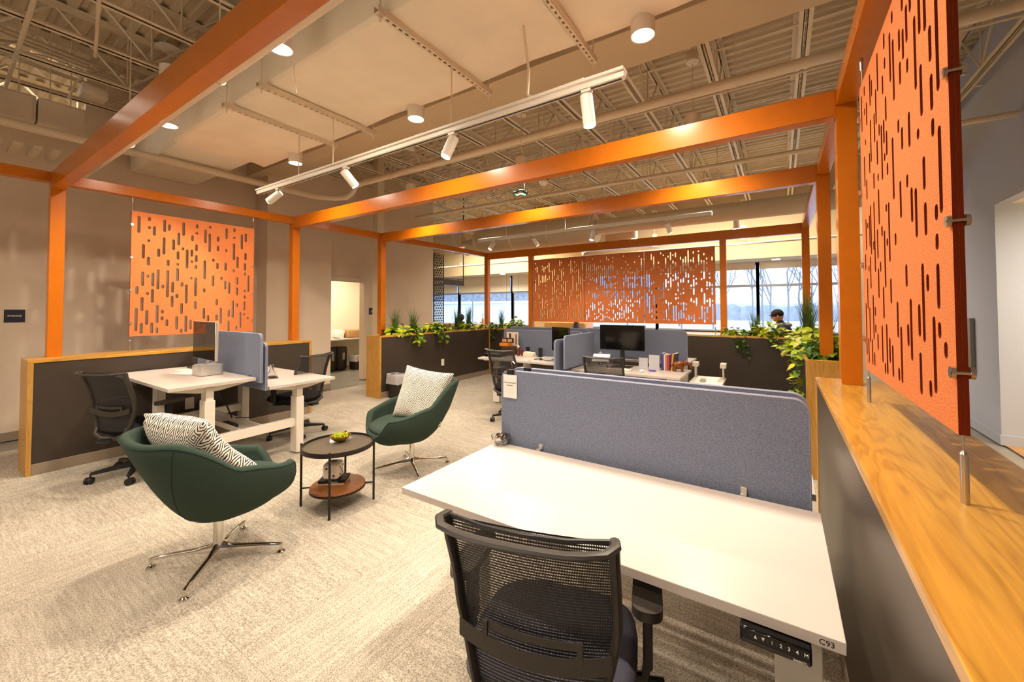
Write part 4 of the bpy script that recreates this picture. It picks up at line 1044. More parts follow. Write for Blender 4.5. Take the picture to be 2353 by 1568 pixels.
# ---- office chair
def office_chair(label, loc, rz, seat=BLACKF, group=None, base_rot=.3, arm=True):
    t = thing('office_chair', label, 'chair', loc, rz, group)
    def A(name, g, m, par=t, sm=40): return obj(name, g, m, par, False, sm)
    # seat cushion
    n = 20; m_ = 8; vs = []; fs = []
    def outline(th, k):
        c, s = math.cos(th), math.sin(th)
        return (.255*abs(c)**.55*(1 if c >= 0 else -1)*k, .245*abs(s)**.6*(1 if s >= 0 else -1)*k)
    prof = [(0, .405), (.75, .400), (.96, .412), (1.0, .435), (.985, .462), (.90, .478), (.6, .482), (0, .476)]
    nn = 36
    for (k, z) in prof:
        for i in range(nn):
            x, y = outline(2*PI*i/nn, k); vs.append((x, y+.03, z - (.018*max(0, y)**2/.06 if z > .42 else 0)))
    for j in range(len(prof)-1):
        for i in range(nn): fs.append((j*nn+i, j*nn+(i+1) % nn, (j+1)*nn+(i+1) % nn, (j+1)*nn+i))
    A('seat', G().add(vs, fs), seat, sm=70)
    A('seat_pan', G().box((-.17, -.18, .372), (.17, .2, .404), .012).box((-.05, -.30, .36), (.05, -.1, .385), .008), BLACKP)
    A('lever', G().cyl((.12, .02, .375), (.30, .05, .372), .006, n=8).cyl((.27, .045, .372), (.33, .055, .371), .012, n=10), BLACKP)
    # back: curve of the mesh plane (y, z)
    def by(z):
        u = (z-.44)/.53
        return -.215 - .075*u**1.5*1.0 + .032*math.sin(PI*min(1, u*1.15))
    def hw(z):
        u = (z-.44)/.53
        return .150 + .067*min(1, u*2.2)**.7
    zs = [.44 + .515*i/16 for i in range(17)]
    vs = []; fs = []; uvs = []
    nc = 12
    for j, z in enumerate(zs):
        for i in range(nc+1):
            x = (2*i/nc-1)
            vs.append((x*(hw(z)-.008), by(z) - .030*(1-x*x)*(.5+.5*math.sin(PI*j/16)), z))
    for j in range(16):
        for i in range(nc): fs.append((j*(nc+1)+i, j*(nc+1)+i+1, (j+1)*(nc+1)+i+1, (j+1)*(nc+1)+i))
    me = bpy.data.meshes.new('mesh_back'); me.from_pydata(vs, [], fs); me.materials.append(MESHF)
    ul = me.uv_layers.new(name='UVMap')
    for p in me.polygons:
        p.use_smooth = True
        for li in p.loop_indices:
            v = me.loops[li].vertex_index; j, i = divmod(v, nc+1); ul.data[li].uv = (i/nc, j/16)
    link('mesh_back', me, t)
    for s in (-1, 1):
        g = G(); pts = [(s*hw(z), by(z), z) for z in zs]
        # flat oval section uprights
        prv = []
        for (x, y, z) in pts:
            w_, d_ = .013, .020
            prv.append([(x+w_*math.cos(a), y+d_*math.sin(a), z) for a in [2*PI*k/10 for k in range(10)]])
        vs = [p for r in prv for p in r]; fs = []
        for j in range(len(prv)-1):
            for k in range(10): fs.append((j*10+k, j*10+(k+1) % 10, (j+1)*10+(k+1) % 10, (j+1)*10+k))
        fs += [tuple(range(10)), tuple(range(len(vs)-10, len(vs)))]
        A('back_upright', G().add(vs, fs), BLACKG)
    zt = .955; w = hw(zt)
    # top: carrying handle loop, standing off behind the mesh edge
    yb = by(zt)
    pts = [(-w, yb+.005, zt), (-w-.006, yb-.03, zt+.004), (-w+.014, yb-.062, zt+.002), (-w+.06, yb-.074, zt-.002)]
    for i in range(1, 8): x = (-w+.06) + (2*w-.12)*i/8; pts.append((x, yb-.074-.010*math.sin(PI*i/8), zt-.006))
    pts += [(w-.06, yb-.074, zt-.002), (w-.014, yb-.062, zt+.002), (w+.006, yb-.03, zt+.004), (w, yb+.005, zt)]
    g = G(); vs = []; fs = []
    for i, p in enumerate(pts):
        a = Vector(pts[min(i+1, len(pts)-1)]) - Vector(pts[max(i-1, 0)]); a.normalize(); side = a.cross(Vector((0,0,1))).normalized()
        for k in range(8):
            th = 2*PI*k/8; q_ = Vector(p) + side*.013*math.cos(th) + Vector((0,0,1))*.0085*math.sin(th); vs.append(q_)
    for j in range(len(pts)-1):
        for k in range(8): fs.append((j*8+k, j*8+(k+1) % 8, (j+1)*8+(k+1) % 8, (j+1)*8+k))
    fs += [tuple(range(8)), tuple(range(len(vs)-8, len(vs)))]
    A('top_handle', G().add(vs, fs), BLACKG)
    A('top_rail', G().tube([(-w, yb, zt), (-w*.5, yb-.020, zt-.006), (0, yb-.026, zt-.008), (w*.5, yb-.020, zt-.006), (w, yb, zt)], .006, 8), BLACKP)
    # lumbar support
    zl = .60
    g = G(); 
    def strip(z0, z1, y_off, x1, sagz):
        vs = []; fs = []; N = 16
        for i in range(N+1):
            x = x1*(2*i/N-1); u = 1-(x/x1)**2
            for (dz, dy) in ((0, 0), (1, 0), (1, -.004), (0, -.004)):
                zz = z0 + (z1-z0)*dz - sagz*u; vs.append((x, by(z0) - .035 - y_off*u + dy, zz))
        for i in range(N):
            for k in range(4): fs.append((4*i+k, 4*i+(k+1) % 4, 4*i+4+(k+1) % 4, 4*i+4+k))
        return vs, fs
    v_, f_ = strip(.605, .650, .012, .205, .035); g.add(v_, f_)
    v_, f_ = strip(.645, .665, .004, .135, .01); g.add(v_, f_)
    g.box((-.135, by(.66)-.043, .605), (-.120, by(.66)-.036, .665), .001).box((.120, by(.66)-.043, .605), (.135, by(.66)-.036, .665), .001)
    A('lumbar_support', g, BLACKG)
    A('back_bar', G().tube([(-.155, by(.46), .47), (-.15, by(.46)-.02, .42), (-.07, -.24, .385), (0, -.21, .375), (.07, -.24, .385), (.15, by(.46)-.02, .42), (.155, by(.46), .47)], [.016, .018, .018, .018, .018, .018, .016], 10), BLACKG)
    if arm:
        for s in (-1, 1):
            pad = G(); pr = rbox(s*.285-.042, s*.285+.042, -.09, .16, .640, .668, .036, 6); pad.add(pr.v, pr.f)
            a = A('armrest', pad, BLACKG)
            A('arm_post', G().box((s*.285-.014, -.005, .44), (s*.285+.014, .055, .642), .006).tube([(s*.285, .025, .45), (s*.275, .025, .40), (s*.22, .025, .385), (s*.12, .02, .385)], .014, 8), BLACKP)
    A('gas_lift', G().cyl((0, 0, .09), (0, 0, .24), .028, n=16).cyl((0, 0, .24), (0, 0, .375), .016, n=14), BLACKP)
    for k in range(5):
        a = base_rot + 2*PI*k/5; d = Vector((math.cos(a), math.sin(a), 0)); e = d*.30
        g = G(); prl = []
        for (f_, w_, zt_, zb_) in ((0, .030, .125, .075), (.5, .022, .108, .074), (1, .016, .090, .070)):
            q = e*f_; sd = Vector((-d.y, d.x, 0))
            prl += [q+sd*w_+Vector((0,0,zb_)), q-sd*w_+Vector((0,0,zb_)), q-sd*w_*.7+Vector((0,0,zt_)), q+sd*w_*.7+Vector((0,0,zt_))]
        fs = []
        for j in range(2):
            for m2 in range(4): fs.append((4*j+m2, 4*j+(m2+1) % 4, 4*j+4+(m2+1) % 4, 4*j+4+m2))
        fs += [(0,1,2,3), (8,9,10,11)]
        A('base_leg', G().add(prl, fs), BLACKP)
        c = e*1.0; b2 = a + .9; ax = Vector((-math.sin(b2), math.cos(b2), 0)); off = Vector((math.cos(b2), math.sin(b2), 0))*.012
        g = G()
        for s in (-1, 1): g.cyl(c+off+ax*.008*s+Vector((0,0,.0285)), c+off+ax*.024*s+Vector((0,0,.0285)), .0285, n=16)
        g.cyl(c+Vector((0,0,.045)), c+Vector((0,0,.08)), .007, n=8).cyl(c+off-ax*.01+Vector((0,0,.03)), c+off+ax*.01+Vector((0,0,.03)), .024, n=12)
        A('caster', g, BLACKP)
    return t
ch = office_chair('black mesh office chair in the foreground at desk C93', (-.615, 1.135, 0), .26, GREYF, base_rot=.4)
dup(ch, (-4.96, 1.22, 0), .42, 'black mesh office chair pushed up to the raised left desk')
dup(ch, (-4.90, 2.62, 0), 1.80, 'black mesh office chair behind the lower left desk, near the doorway')
dup(ch, (-3.03, 4.53, 0), -.10, 'black mesh office chair at the cluttered far left desk')
dup(ch, (-1.68, 4.52, 0), .08, 'black mesh office chair at the far right desk, in front of the wide monitor')
for o in C.objects:   # only the foreground chair keeps the slate seat
    if o.name.startswith('seat.') and o.parent and o.parent.name.startswith('office_chair.'):
        me = o.data.copy() if o.data.materials[0] == GREYF else o.data
        me.materials[0] = BLACKF; o.data = me

# ---- green lounge chairs
def lounge_chair(label, loc, rz, base, group=None):
    t = thing('lounge_chair', label, 'chair', loc, rz, group)
    def sst(x, a, b): u = max(0, min(1, (x-a)/(b-a))); return u*u*(3-2*u)
    N, Mr = 64, 18
    def P(i, tt, off=0.0):
        th = 2*PI*i/N; b = (1-math.cos(th))/2      # th=0 front (+y), pi back
        side = abs(math.sin(th))
        h = .388 + .147*sst(b, .02, .12) + .065*sst(b, .12, .5) + .20*sst(b, .48, .84)
        sx = math.sin(th); cyy = math.cos(th)
        Rx = .345; Ry = .395 if cyy > 0 else .290
        pe = 2.6 if cyy > 0 else 2.5
        k = (abs(sx)**pe + abs(cyy)**pe)**(-1/pe)
        rr = math.sin(tt*PI/2)**.92
        x = sx*k*Rx*rr; y = cyy*k*Ry*rr
        z = .262 + (h-.262)*((1-math.cos(tt*PI/2))**1.15)
        y -= .135*(max(0, z-.262)/.54)**1.6 * sst(b, .45, .95)
        # arms bow outward then tuck at the tip
        return Vector((x, y-.005, z))
    vs = []; fs = []
    rows = [j/Mr for j in range(1, Mr+1)]
    th_ = .040
    outer = [[P(i, tt) for i in range(N)] for tt in rows]
    cen = Vector((0, -.02, .62))
    def inner(p, tt):
        d = Vector((p.x, p.y+.02, 0)); 
        if d.length > 1e-6: d.normalize()
        n = Vector((d.x*min(1, tt*1.2), d.y*min(1, tt*1.2), -max(0, 1-tt*1.3))).normalized()
        return p - n*(th_ + .012*tt)
    ring = 0
    for r_ in outer: vs += r_
    nO = len(outer)
    # rounded rim
    top = outer[-1]
    inn = [[inner(p, tt) for p in r_] for r_, tt in zip(outer, rows)]
    mid = [ (a+b)/2 + Vector((0, 0, .020)) for a, b in zip(top, inn[-1])]
    m1 = [ a*.80+b*.20 + Vector((0, 0, .013)) for a, b in zip(top, inn[-1])]
    m2 = [ a*.20+b*.80 + Vector((0, 0, .013)) for a, b in zip(top, inn[-1])]
    vs += m1 + mid + m2
    for r_ in reversed(inn): vs += r_
    R_ = len(vs)//N
    for j in range(R_-1):
        for i in range(N): fs.append((j*N+i, j*N+(i+1) % N, (j+1)*N+(i+1) % N, (j+1)*N+i))
    fs.append(tuple(range(N))); fs.append(tuple(range(len(vs)-N, len(vs))))
    obj('shell', G().add(vs, fs), GREEN, t, False, 80)
    # side seams and rim piping line
    for s in (1, -1):
        i0 = N/2 + s*9.5; pts = []
        for tt in [.30+.70*k/14 for k in range(15)]:
            ii = N/2 + s*(3.0 + 6.5*(tt-.3)/.7)
            p = P(ii, tt); q = p.copy(); d = Vector((p.x, p.y, 0)).normalized(); pts.append(p + d*.0005)
        obj('seam', G().tube(pts, .0018, 5), SEAM, t, False)
    pts = [P(i, 1.0) + Vector((P(i,1.0).x, P(i,1.0).y, 0)).normalized()*.001 for i in range(N+1)]
    obj('seam', G().tube(pts, .0018, 5, caps=False), SEAM, t, False)
    # seat cushion
    vs = []; fs = []; nn = 40
    prof = [(0, .330), (.45, .335), (.72, .365), (.90, .400), (.985, .425), (1.0, .447), (.95, .466), (.84, .478), (.6, .486), (0, .490)]
    for (k, z) in prof:
        for i in range(nn):
            th = 2*PI*i/nn; c, s = math.cos(th), math.sin(th)
            x = .282*abs(c)**.75*(1 if c >= 0 else -1)*k; y = .285*abs(s)**.75*(1 if s >= 0 else -1)*k + .07
            vs.append((x, y + (.02 if y > .1 else 0), z - .10*max(0, y-.10) if z > .4 else z))
    for j in range(len(prof)-1):
        for i in range(nn): fs.append((j*nn+i, j*nn+(i+1) % nn, (j+1)*nn+(i+1) % nn, (j+1)*nn+i))
    obj('seat_cushion', G().add(vs, fs), GREEN, t, False, 80)
    Mb = RZ(base - rz)
    obj('column', G().cyl((0, 0, .055), (0, 0, .235), .026, n=24).cyl((0, 0, .235), (0, 0, .295), .019, n=20).cyl((0,0,.235), (0,0,.242), .027, n=24), CHROME, t, False)
    obj('swivel_collar', G().cyl((0, 0, .237), (0, 0, .246), .0275, n=24).cyl((0, 0, .27), (0, 0, .30), .05, n=20), BLACKP, t, False)
    for k in range(4):
        a = base - rz + PI/2*k; d = Vector((math.cos(a), math.sin(a), 0)); sd = Vector((-d.y, d.x, 0)); vs = []; fs = []
        secs = [(0, .020, .052, .115), (.05, .017, .053, .092), (.12, .013, .054, .080), (.24, .011, .050, .070), (.335, .010, .044, .058), (.348, .009, .044, .054)]
        for (rr, w_, zb_, zt_) in secs:
            for (su, zu) in ((1, zb_), (-1, zb_), (-1, (zb_+zt_*2)/3), (-.45, zt_), (.45, zt_), (1, (zb_+zt_*2)/3)):
                vs.append(d*rr + sd*w_*su + Vector((0, 0, zu)))
        for j in range(len(secs)-1):
            for q_ in range(6): fs.append((6*j+q_, 6*j+(q_+1) % 6, 6*j+6+(q_+1) % 6, 6*j+6+q_))
        fs += [tuple(range(6)), tuple(range(len(vs)-6, len(vs)))]
        L = obj('base_leg', G().add(vs, fs), CHROME, t, False, 50)
        f_ = d*.340
        obj('foot_glide', G().lathe([(0, 0), (.024, .002), (.023, .008), (.012, .016), (.008, .02), (.008, .046), (0, .046)], (f_.x, f_.y, 0), 20), CHROME, L, False)
    return t
lounge_chair('green swivel lounge chair on the left with its back to the viewer', (-2.845, 1.065, 0), -.04, PI/4+.01)
lounge_chair('green swivel lounge chair facing the viewer beside the round side table', (-2.92, 2.635, 0), PI-.28, math.radians(58))

# ---- cushions
def cushion(label, M, size=.47, thick=.085, bend=0, droop=0, seed=1):
    n = 22; vs = []; fs = []; uv = []
    r = random.Random(seed); ph = r.uniform(0, 9)
    for side in (1, -1):
        for j in range(n+1):
            for i in range(n+1):
                u = 2*i/n-1; v = 2*j/n-1
                e = (1-abs(u)**4)**.5*(1-abs(v)**4)**.5 if abs(u) < 1 and abs(v) < 1 else 0
                px = u*(size/2)*(1-.075*(1-v*v)*abs(u)**2); py = v*(size/2)*(1-.075*(1-u*u)*abs(v)**2)
                wz = .010*mno.noise(Vector((u*2.2+ph, v*2.2, side)))
                pz = side*(thick*e**.85 + .004) + wz*e
                if bend: pz += bend*(v*v)*.5 - bend*.25 + droop*v*abs(v)
                vs.append(M @ Vector((px, py, pz))); uv.append(((u+1)/2, (v+1)/2))
    W1 = (n+1)*(n+1)
    for sd in (0, 1):
        for j in range(n):
            for i in range(n):
                a = sd*W1 + j*(n+1)+i; q = (a, a+1, a+n+2, a+n+1)
                fs.append(q if sd == 0 else tuple(reversed(q)))
    bd = [i for i in range(n+1)] + [(j)*(n+1)+n for j in range(1, n+1)] + [n*(n+1)+i for i in range(n-1, -1, -1)] + [j*(n+1) for j in range(n-1, 0, -1)]
    for k in range(len(bd)): a, b = bd[k], bd[(k+1) % len(bd)]; fs.append((a, a+W1, b+W1, b))
    me = bpy.data.meshes.new('cushion'); me.from_pydata([tuple(v) for v in vs], [], fs); me.materials.append(DIAM)
    ul = me.uv_layers.new(name='UVMap')
    for p in me.polygons:
        p.use_smooth = True
        for li in p.loop_indices: ul.data[li].uv = uv[me.loops[li].vertex_index]
    o = link('cushion', me); return tag(o, label, 'cushion')
# chair 2: leaning back on the shell, standing on its lower edge
cushion('white cushion with fine dark diamond weave on the lounge chair facing the viewer', T(-2.86, 2.72, .675) @ RZ(PI+.38) @ RX(PI/2+.34) @ RZ(.14), .50, .085, 0, 0, 2)
cushion('black and white diamond cushion slumped over the back of the left lounge chair', T(-2.885, .985, .675) @ RZ(.22) @ RX(PI/2+.70) @ RZ(.0), .52, .080, -.10, 0, 4)

# ---- side table
t = thing('side_table', 'round black side table with smoked glass top and walnut lower shelf', 'table', (-2.888, 1.868, 0))
cx, cyy = -2.888, 1.868
obj('rim', G().lathe([(.250, .430), (.258, .430), (.258, .462), (.250, .462), (.250, .430)], (cx, cyy, 0), 56), BLACKM, t)
obj('glass_top', G().cyl((cx, cyy, .440), (cx, cyy, .446), .249, n=56), SMOKE, t)
for sx_ in (-1, 1):
    for sy2 in (-1, 1):
        lx, ly = cx+sx_*.185, cyy+sy2*.185
        L = obj('leg', G().cyl((lx, ly, 0), (lx, ly, .472), .0085, n=14), BLACKM, t)
        if sx_*sy2 != 0: obj('spoke', G().cyl((lx, ly, .135), (cx+sx_*.135, cyy+sy2*.135, .135), .006, n=10), BLACKM, L)
obj('lower_shelf', G().lathe([(0, .128), (.192, .128), (.198, .133), (.198, .140), (.194, .145), (0, .145)], (cx, cyy, 0), 48), WALNUT, t)
obj('shelf_ring', G().lathe([(.185, .118), (.200, .118), (.200, .128), (.185, .128), (.185, .118)], (cx, cyy, 0), 48), BLACKM, t)
# bowl of moss
t = thing('moss_bowl', 'shallow brass bowl of lime green moss on the glass table top', 'bowl', (-2.93, 1.905, .446))
bx, by_ = -2.945, 1.92
pf = [(0, 0), (.022, .0), (.045, .010), (.066, .028), (.078, .048)]
obj('bowl', G().lathe(pf + [(.075, .048), (.062, .030), (.04, .014), (0, .006)], (bx, by_, .4462), 36), BRASS, t)
g = G(); r = random.Random(2)
for k in range(70):
    a = r.uniform(0, 2*PI); q = r.uniform(0, .060); g.sphere((bx+q*math.cos(a), by_+q*math.sin(a), .4462+.040+.016*(1-(q/.062)**2)+r.uniform(-.003, .003)), r.uniform(.006, .011), 7, 5)
tag(obj('moss', g, mat('moss_green', '#8c9a16', rough=1, noise=.45, nscale=140, bump=1, bscale=300), t), kind='stuff')
# books and die
Mb = T(-2.955, 1.875, 0) @ RZ(.62)
t = thing('book', 'thin pale book under the black one on the walnut shelf', 'book', (-2.955, 1.875, .145))
obj('cover', G().box((-.10, -.07, .145), (.10, .07, .158), .001, Mb), PAPERC, t)
Mb = T(-2.95, 1.878, 0) @ RZ(.70)
t = thing('book', 'black hardcover book on top of the pale one, under the large die', 'book', (-2.95, 1.878, .158))
obj('cover', G().box((-.10, -.07, .158), (.10, .07, .161), .001, Mb).box((-.10, -.07, .177), (.10, .07, .180), .001, Mb).box((.097, -.07, .158), (.10, .07, .180), .001, Mb) if False else G().box((-.10, -.07, .158), (.10, .07, .180), .002, Mb), BLACKM, t)
o = link('lettering', text_mesh('Planner', .017, PAPERC), t, True); put(o, Mb @ T(.02, -.0705, .168) @ FACE_NY)
t = thing('die', 'oversized ivory ceramic die with black pips on the stacked books', 'die', (-2.94, 1.87, .18))
Md = T(-2.945, 1.865, .2445) @ RZ(.62); s_ = .0625
bm = bmesh.new(); bmesh.ops.create_cube(bm, size=2*s_)
bmesh.ops.bevel(bm, geom=bm.edges[:], offset=.028, segments=5, profile=.5, affect='EDGES')
bm.verts.index_update(); g = G(); g.add([v.co.copy() for v in bm.verts], [[v.index for v in f.verts] for f in bm.faces], Md); bm.free()
obj('body', g, IVORY, t, smooth=60)
obj('dimple', G().cyl((0,0,s_-.001), (0,0,s_+.0006), .030, n=28, M=Md), mat('grey_recess', '#8d8478', rough=.8), t)
def pip(face, u, v):
    e = s_+.0005; c = {'f': (u, -e, v), 'l': (-e, u, v), 'r': (e, u, v)}[face]; nrm = {'f': (0,-1,0), 'l': (-1,0,0), 'r': (1,0,0)}[face]
    c = Vector(c); nrm = Vector(nrm); obj('pip', G().cyl(c-nrm*.002, c+nrm*.0003, .0085, n=14, M=Md), BLACKD, t)
for u, v in ((-.027, .027), (.027, .027), (0, 0), (-.027, -.027), (.027, -.027)): pip('r', u, v)
for u, v in ((-.027, .027), (0, 0), (.027, -.027)): pip('f', u, v)

# ---- bowl of wrapped sweets, note with binder clip
t = thing('candy_bowl', 'cut glass bowl of wrapped chocolates at the corner of desk C93', 'bowl', (-1.33, 1.87, .74))
bx, by_ = -1.318, 1.835
pf = [(0, 0), (.026, 0), (.040, .014), (.050, .034), (.053, .050)]
obj('glass', G().lathe(pf + [(.050, .050), (.046, .034), (.036, .018), (0, .008)], (bx, by_, .7405), 28), GLASS, t)
r = random.Random(8); 
for k in range(16):
    a = r.uniform(0, 6.28); q = r.uniform(0, .034); z = .765 + r.uniform(0, .040)*(1-q/.05)
    Ms = T(bx+q*math.cos(a), by_+q*math.sin(a), z+.006) @ Euler((r.uniform(-1, 1), r.uniform(-1, 1), r.uniform(0, 3))).to_matrix().to_4x4()
    g = G().sphere((0,0,0), .0085, 8, 6, Ms)
    for s in (-1, 1): g.add([(s*.007, 0, 0), (s*.017, .007, .003), (s*.019, 0, -.002), (s*.017, -.007, .003)], [(0,1,2), (0,2,3)], Ms)
    tag(obj('sweet', g, (BLACKD, mat('foil', '#b8a99a', rough=.25, metal=.8), mat('brown_wrap', '#4a2c1c', rough=.3))[k % 3]), 'small foil-wrapped chocolate in the cut glass bowl on desk C93', 'sweet', 'wrapped sweets in the glass bowl')
t = thing('note', 'white Dedicated Desk Available notice hanging on the front screen', 'notice', (-1.285, 1.885, 1.0))
obj('sheet', G().box((-1.332, 1.8815, .992), (-1.241, 1.8825, 1.122), 0), PAPER, t)
for s, z, sz in (('Dedicated Desk', 1.078, .0125), ('Available', 1.063, .0125)):
    o = link('lettering', text_mesh(s, sz, INK, ext=.0002), t, True); put(o, T(-1.2865, 1.8812, z) @ FACE_NY)
for z, w_ in ((1.04, .03), (1.026, .036), (1.018, .018)): obj('fine_print', G().box((-1.2865-w_, 1.8812, z), (-1.2865+w_, 1.8815, z+.0008)), mat('pale_ink', '#b9aca4'), t)
def bclip(label, x, y, ring=True):
    t = thing('binder_clip', label, 'clip', (x, y, 1.14))
    obj('clip_body', G().prism([(y-.013, 1.118), (y+.013, 1.118), (y+.004+.010, 1.150), (y-.014, 1.150)], 'x', x-.025, x+.025), BLACKP, t)
    for s in (-1, 1):
        if s == 1 or True:
            pts = [(x-.008, y+s*.014, 1.149), (x-.006, y+s*.013, 1.17), (x-.011, y+s*.012, 1.183), (x, y+s*.011, 1.194), (x+.011, y+s*.012, 1.183), (x+.006, y+s*.013, 1.17), (x+.008, y+s*.014, 1.149)] if s == 1 else [(x-.008, y-.0145, 1.149), (x-.006, y-.016, 1.13), (x-.010, y-.016, 1.112), (x+.010, y-.016, 1.112), (x+.006, y-.016, 1.13), (x+.008, y-.0145, 1.149)]
            obj('handle', G().tube(pts, .0012, 6), CHROME, t)
bclip('black binder clip holding the desk notice to the front screen', -1.285, 1.898)
bclip('black binder clip on the second long screen behind the notice', -1.24, 2.005)

# ---- waste bin with liner by the left planter
def waste_bin(label, x, y, h, w0, w1, liner=True, rz=0):
    t = thing('waste_bin', label, 'bin', (x, y, 0))
    M = T(x, y, 0) @ RZ(rz)
    def ring(w, d, z): 
        g = rbox(-w, w, -d, d, 0, 1, .35*w, 5); n = len(g.v)//2; return [Vector((v[0], v[1], z)) for v in g.v[:n]]
    A_, B_, C_, D_ = ring(w0, w0*.8, 0), ring(w1, w1*.8, h), ring(w1-.004, w1*.8-.004, h), ring(w0-.004, w0*.8-.004, .01)
    n = len(A_); vs = A_+B_+C_+D_; fs = []
    for j in range(3):
        for i in range(n): fs.append((j*n+i, j*n+(i+1) % n, (j+1)*n+(i+1) % n, (j+1)*n+i))
    fs += [tuple(range(n)), tuple(range(3*n, 4*n))]
    obj('bucket', G().add(vs, fs, M), BIN, t)
    if liner:
        r = random.Random(4); vs = []
        for (k, z) in ((1.10, h-.13), (1.06, h-.06), (1.04, h+.004), (1.0, h+.012), (.94, h-.01), (.9, h-.10)):
            for v in B_:
                f = k + r.uniform(-.015, .02); vs.append(Vector((v.x*f, v.y*f, z + r.uniform(-.008, .008) + (.02*math.sin(3*math.atan2(v.y, v.x)) if z < h-.1 and k > 1 else 0))))
        fs = []
        for j in range(5):
            for i in range(n): fs.append((j*n+i, j*n+(i+1) % n, (j+1)*n+(i+1) % n, (j+1)*n+i))
        obj('liner', G().add(vs, fs, M), LINER, t)
    return t
waste_bin('black waste bin with clear liner beside the left planter end', -5.43, 4.57, .385, .115, .145)

# ---- storage room seen through the doorway
tag(obj('worktop', G().box((-9.6, 5.0, .74), (-8.75, 7.2, .77), .003), WHITE), 'white worktop in the storage room beyond the doorway', 'worktop')
tag(obj('cabinet_side', G().box((-9.5, 5.28, 0), (-8.85, 5.32, .74), .003), wood_mat('brown_side', '#7a5a30', '#5c3f1e', 'Z')), 'brown side panel under the storage room worktop', 'panel')
for k, (y, a, w) in enumerate(((5.55, .25, .14), (5.85, .22, .15))):
    M = T(-9.12, y, .77) @ RX(-a)
    tag(obj('paper_bundle', G().box((-.12, -w/2*1.3, .0), (.12, w/2*1.2, .20), .01, M), PAPER), 'slanted white paper bundle on the storage room worktop, %s one' % ('left', 'right')[k], 'bundle')
g = G().box((-9.2, 6.0, .775), (-8.88, 6.36, .97), .035)
tag(obj('mail_sack', g, mat('kraft', '#b58d5c', rough=.9, noise=.1, nscale=9)), 'tan kraft parcel on the storage room worktop', 'parcel')
for k, y in enumerate((5.62, 5.90)):
    t = thing('storage_bin', 'tall black bin under the storage room worktop, %s one' % ('left', 'middle')[k], 'bin', (-9.1, y, 0))
    obj('bucket', G().lathe([(0, 0), (.14, 0), (.16, .05), (.17, .48), (.155, .55), (0, .56)], (-9.1, y, 0), 24), BIN, t)
    obj('label_patch', G().box((-8.935, y-.03, .25), (-8.93, y+.03, .42)), mat('grey_label', '#8a857c'), t)
waste_bin('small black bin with clear liner under the storage room worktop', -8.85, 6.15, .34, .10, .13, rz=.2)
lamp('POINT', 'room_lamp', (-8.7, 4.6, 2.3), 12, (1, .88, .7), size=.2)

# ================================================================== FAR DESKS
desk('far left white desk with boxes, pictures and a tilted monitor', -3.92, -2.44, 4.86, 5.54, .74, (-3.80, -2.55))
desk('far right white desk with a wide monitor and books', -2.30, -1.03, 4.93, 5.60, .70, (-2.18, -1.13)) if False else desk('far right white desk with a wide monitor and books', -2.36, -.98, 4.90, 5.62, .685, (-2.22, -1.10))
desk('white desk behind the screens at the far left', -3.92, -2.44, 5.78, 6.42, .74, (-3.80, -2.55))
desk('white desk behind the screens at the far right, sticking out past them', -2.42, -1.06, 5.80, 6.50, .74, (-2.28, -1.18))
fabric_screen('long blue-grey screen at the back of the far left desk', -3.93, -2.50, 5.58, .70, 1.135)
fabric_screen('second blue-grey screen just behind the far left one', -3.90, -2.46, 5.72, .70, 1.18)
fabric_screen('blue-grey screen behind the wide black monitor', -2.52, -1.05, 5.74, .76, 1.185)
fabric_screen('blue-grey side screen between the two far desks, nearest the viewer', 4.48, 5.25, -2.30, .74, 1.155, axis='y', clips=((4.6, .745),), clipside=1) if False else fabric_screen('tall blue-grey side screen between the two far desks', 4.60, 5.55, -2.31, .72, 1.14, axis='y', clips=((4.75, .73),), clipside=1)
fabric_screen('narrow blue-grey side screen on the left of the taller side screen', 4.50, 5.40, -2.395, .66, 1.09, axis='y')
def monitor(label, M, w, h, z0, stand, black=True):
    t = thing('monitor', label, 'monitor', tuple(M @ Vector((0, 0, stand))))
    obj('bezel', G().box((-w/2, -.012, z0), (w/2, .018, z0+h), .004, M), BLACKP, t)
    obj('display', G().box((-w/2+.008, -.0135, z0+.012), (w/2-.008, -.0118, z0+h-.008), 0, M), SCRN, t)
    obj('stand', G().box((-.03, .018, stand+.008), (.03, .035, z0+h*.6), .003, M).box((-.13, -.08, stand), (.13, .10, stand+.010), .004, M), BLACKP, t)
    return t
monitor('wide black monitor in the middle of the far right desk', T(-1.83, 5.40, 0) @ RZ(.03), .62, .345, .915, .685)
monitor('black monitor turned aside on the far left desk', T(-2.68, 5.22, 0) @ RZ(-.55), .46, .36, .86, .74)
monitor('monitor mostly hidden behind the left screens, beyond the wide one', T(-2.9, 6.05, 0) @ RZ(.2), .50, .32, .86, .74) if False else None
t = thing('keyboard', 'white keyboard in front of the wide black monitor', 'keyboard', (-1.83, 5.12, .685))
obj('base', G().box((-2.05, 5.05, .686), (-1.62, 5.19, .698), .003), PAPERC, t)
g = G()
for i in range(14):
    for j in range(4): g.box((-2.035+.029*i, 5.065+.029*j, .698), (-2.011+.029*i, 5.089+.029*j, .703))
tag(obj('keys', g, PAPER, t), kind='stuff')
tag(obj('mouse', G().sphere((-1.48, 5.12, .697), .032, 12, 8, sc_=(.8, 1.3, .5)), PAPER), 'white mouse beside the white keyboard', 'mouse')
t = thing('book_stand', 'tilted white page on a stand left of the wide monitor', 'stand', (-1.98, 5.1, .8))
obj('page', G().box((-.11, -.004, -.005), (.11, .004, .16), .001, T(-1.98, 4.98, .80) @ RZ(.2) @ RX(-1.05)), PAPER, t)
obj('leg', G().tube([(-1.96, 5.10, .80), (-1.94, 5.16, .69)], .006, 6), BLACKP, t)
bkx = -1.315
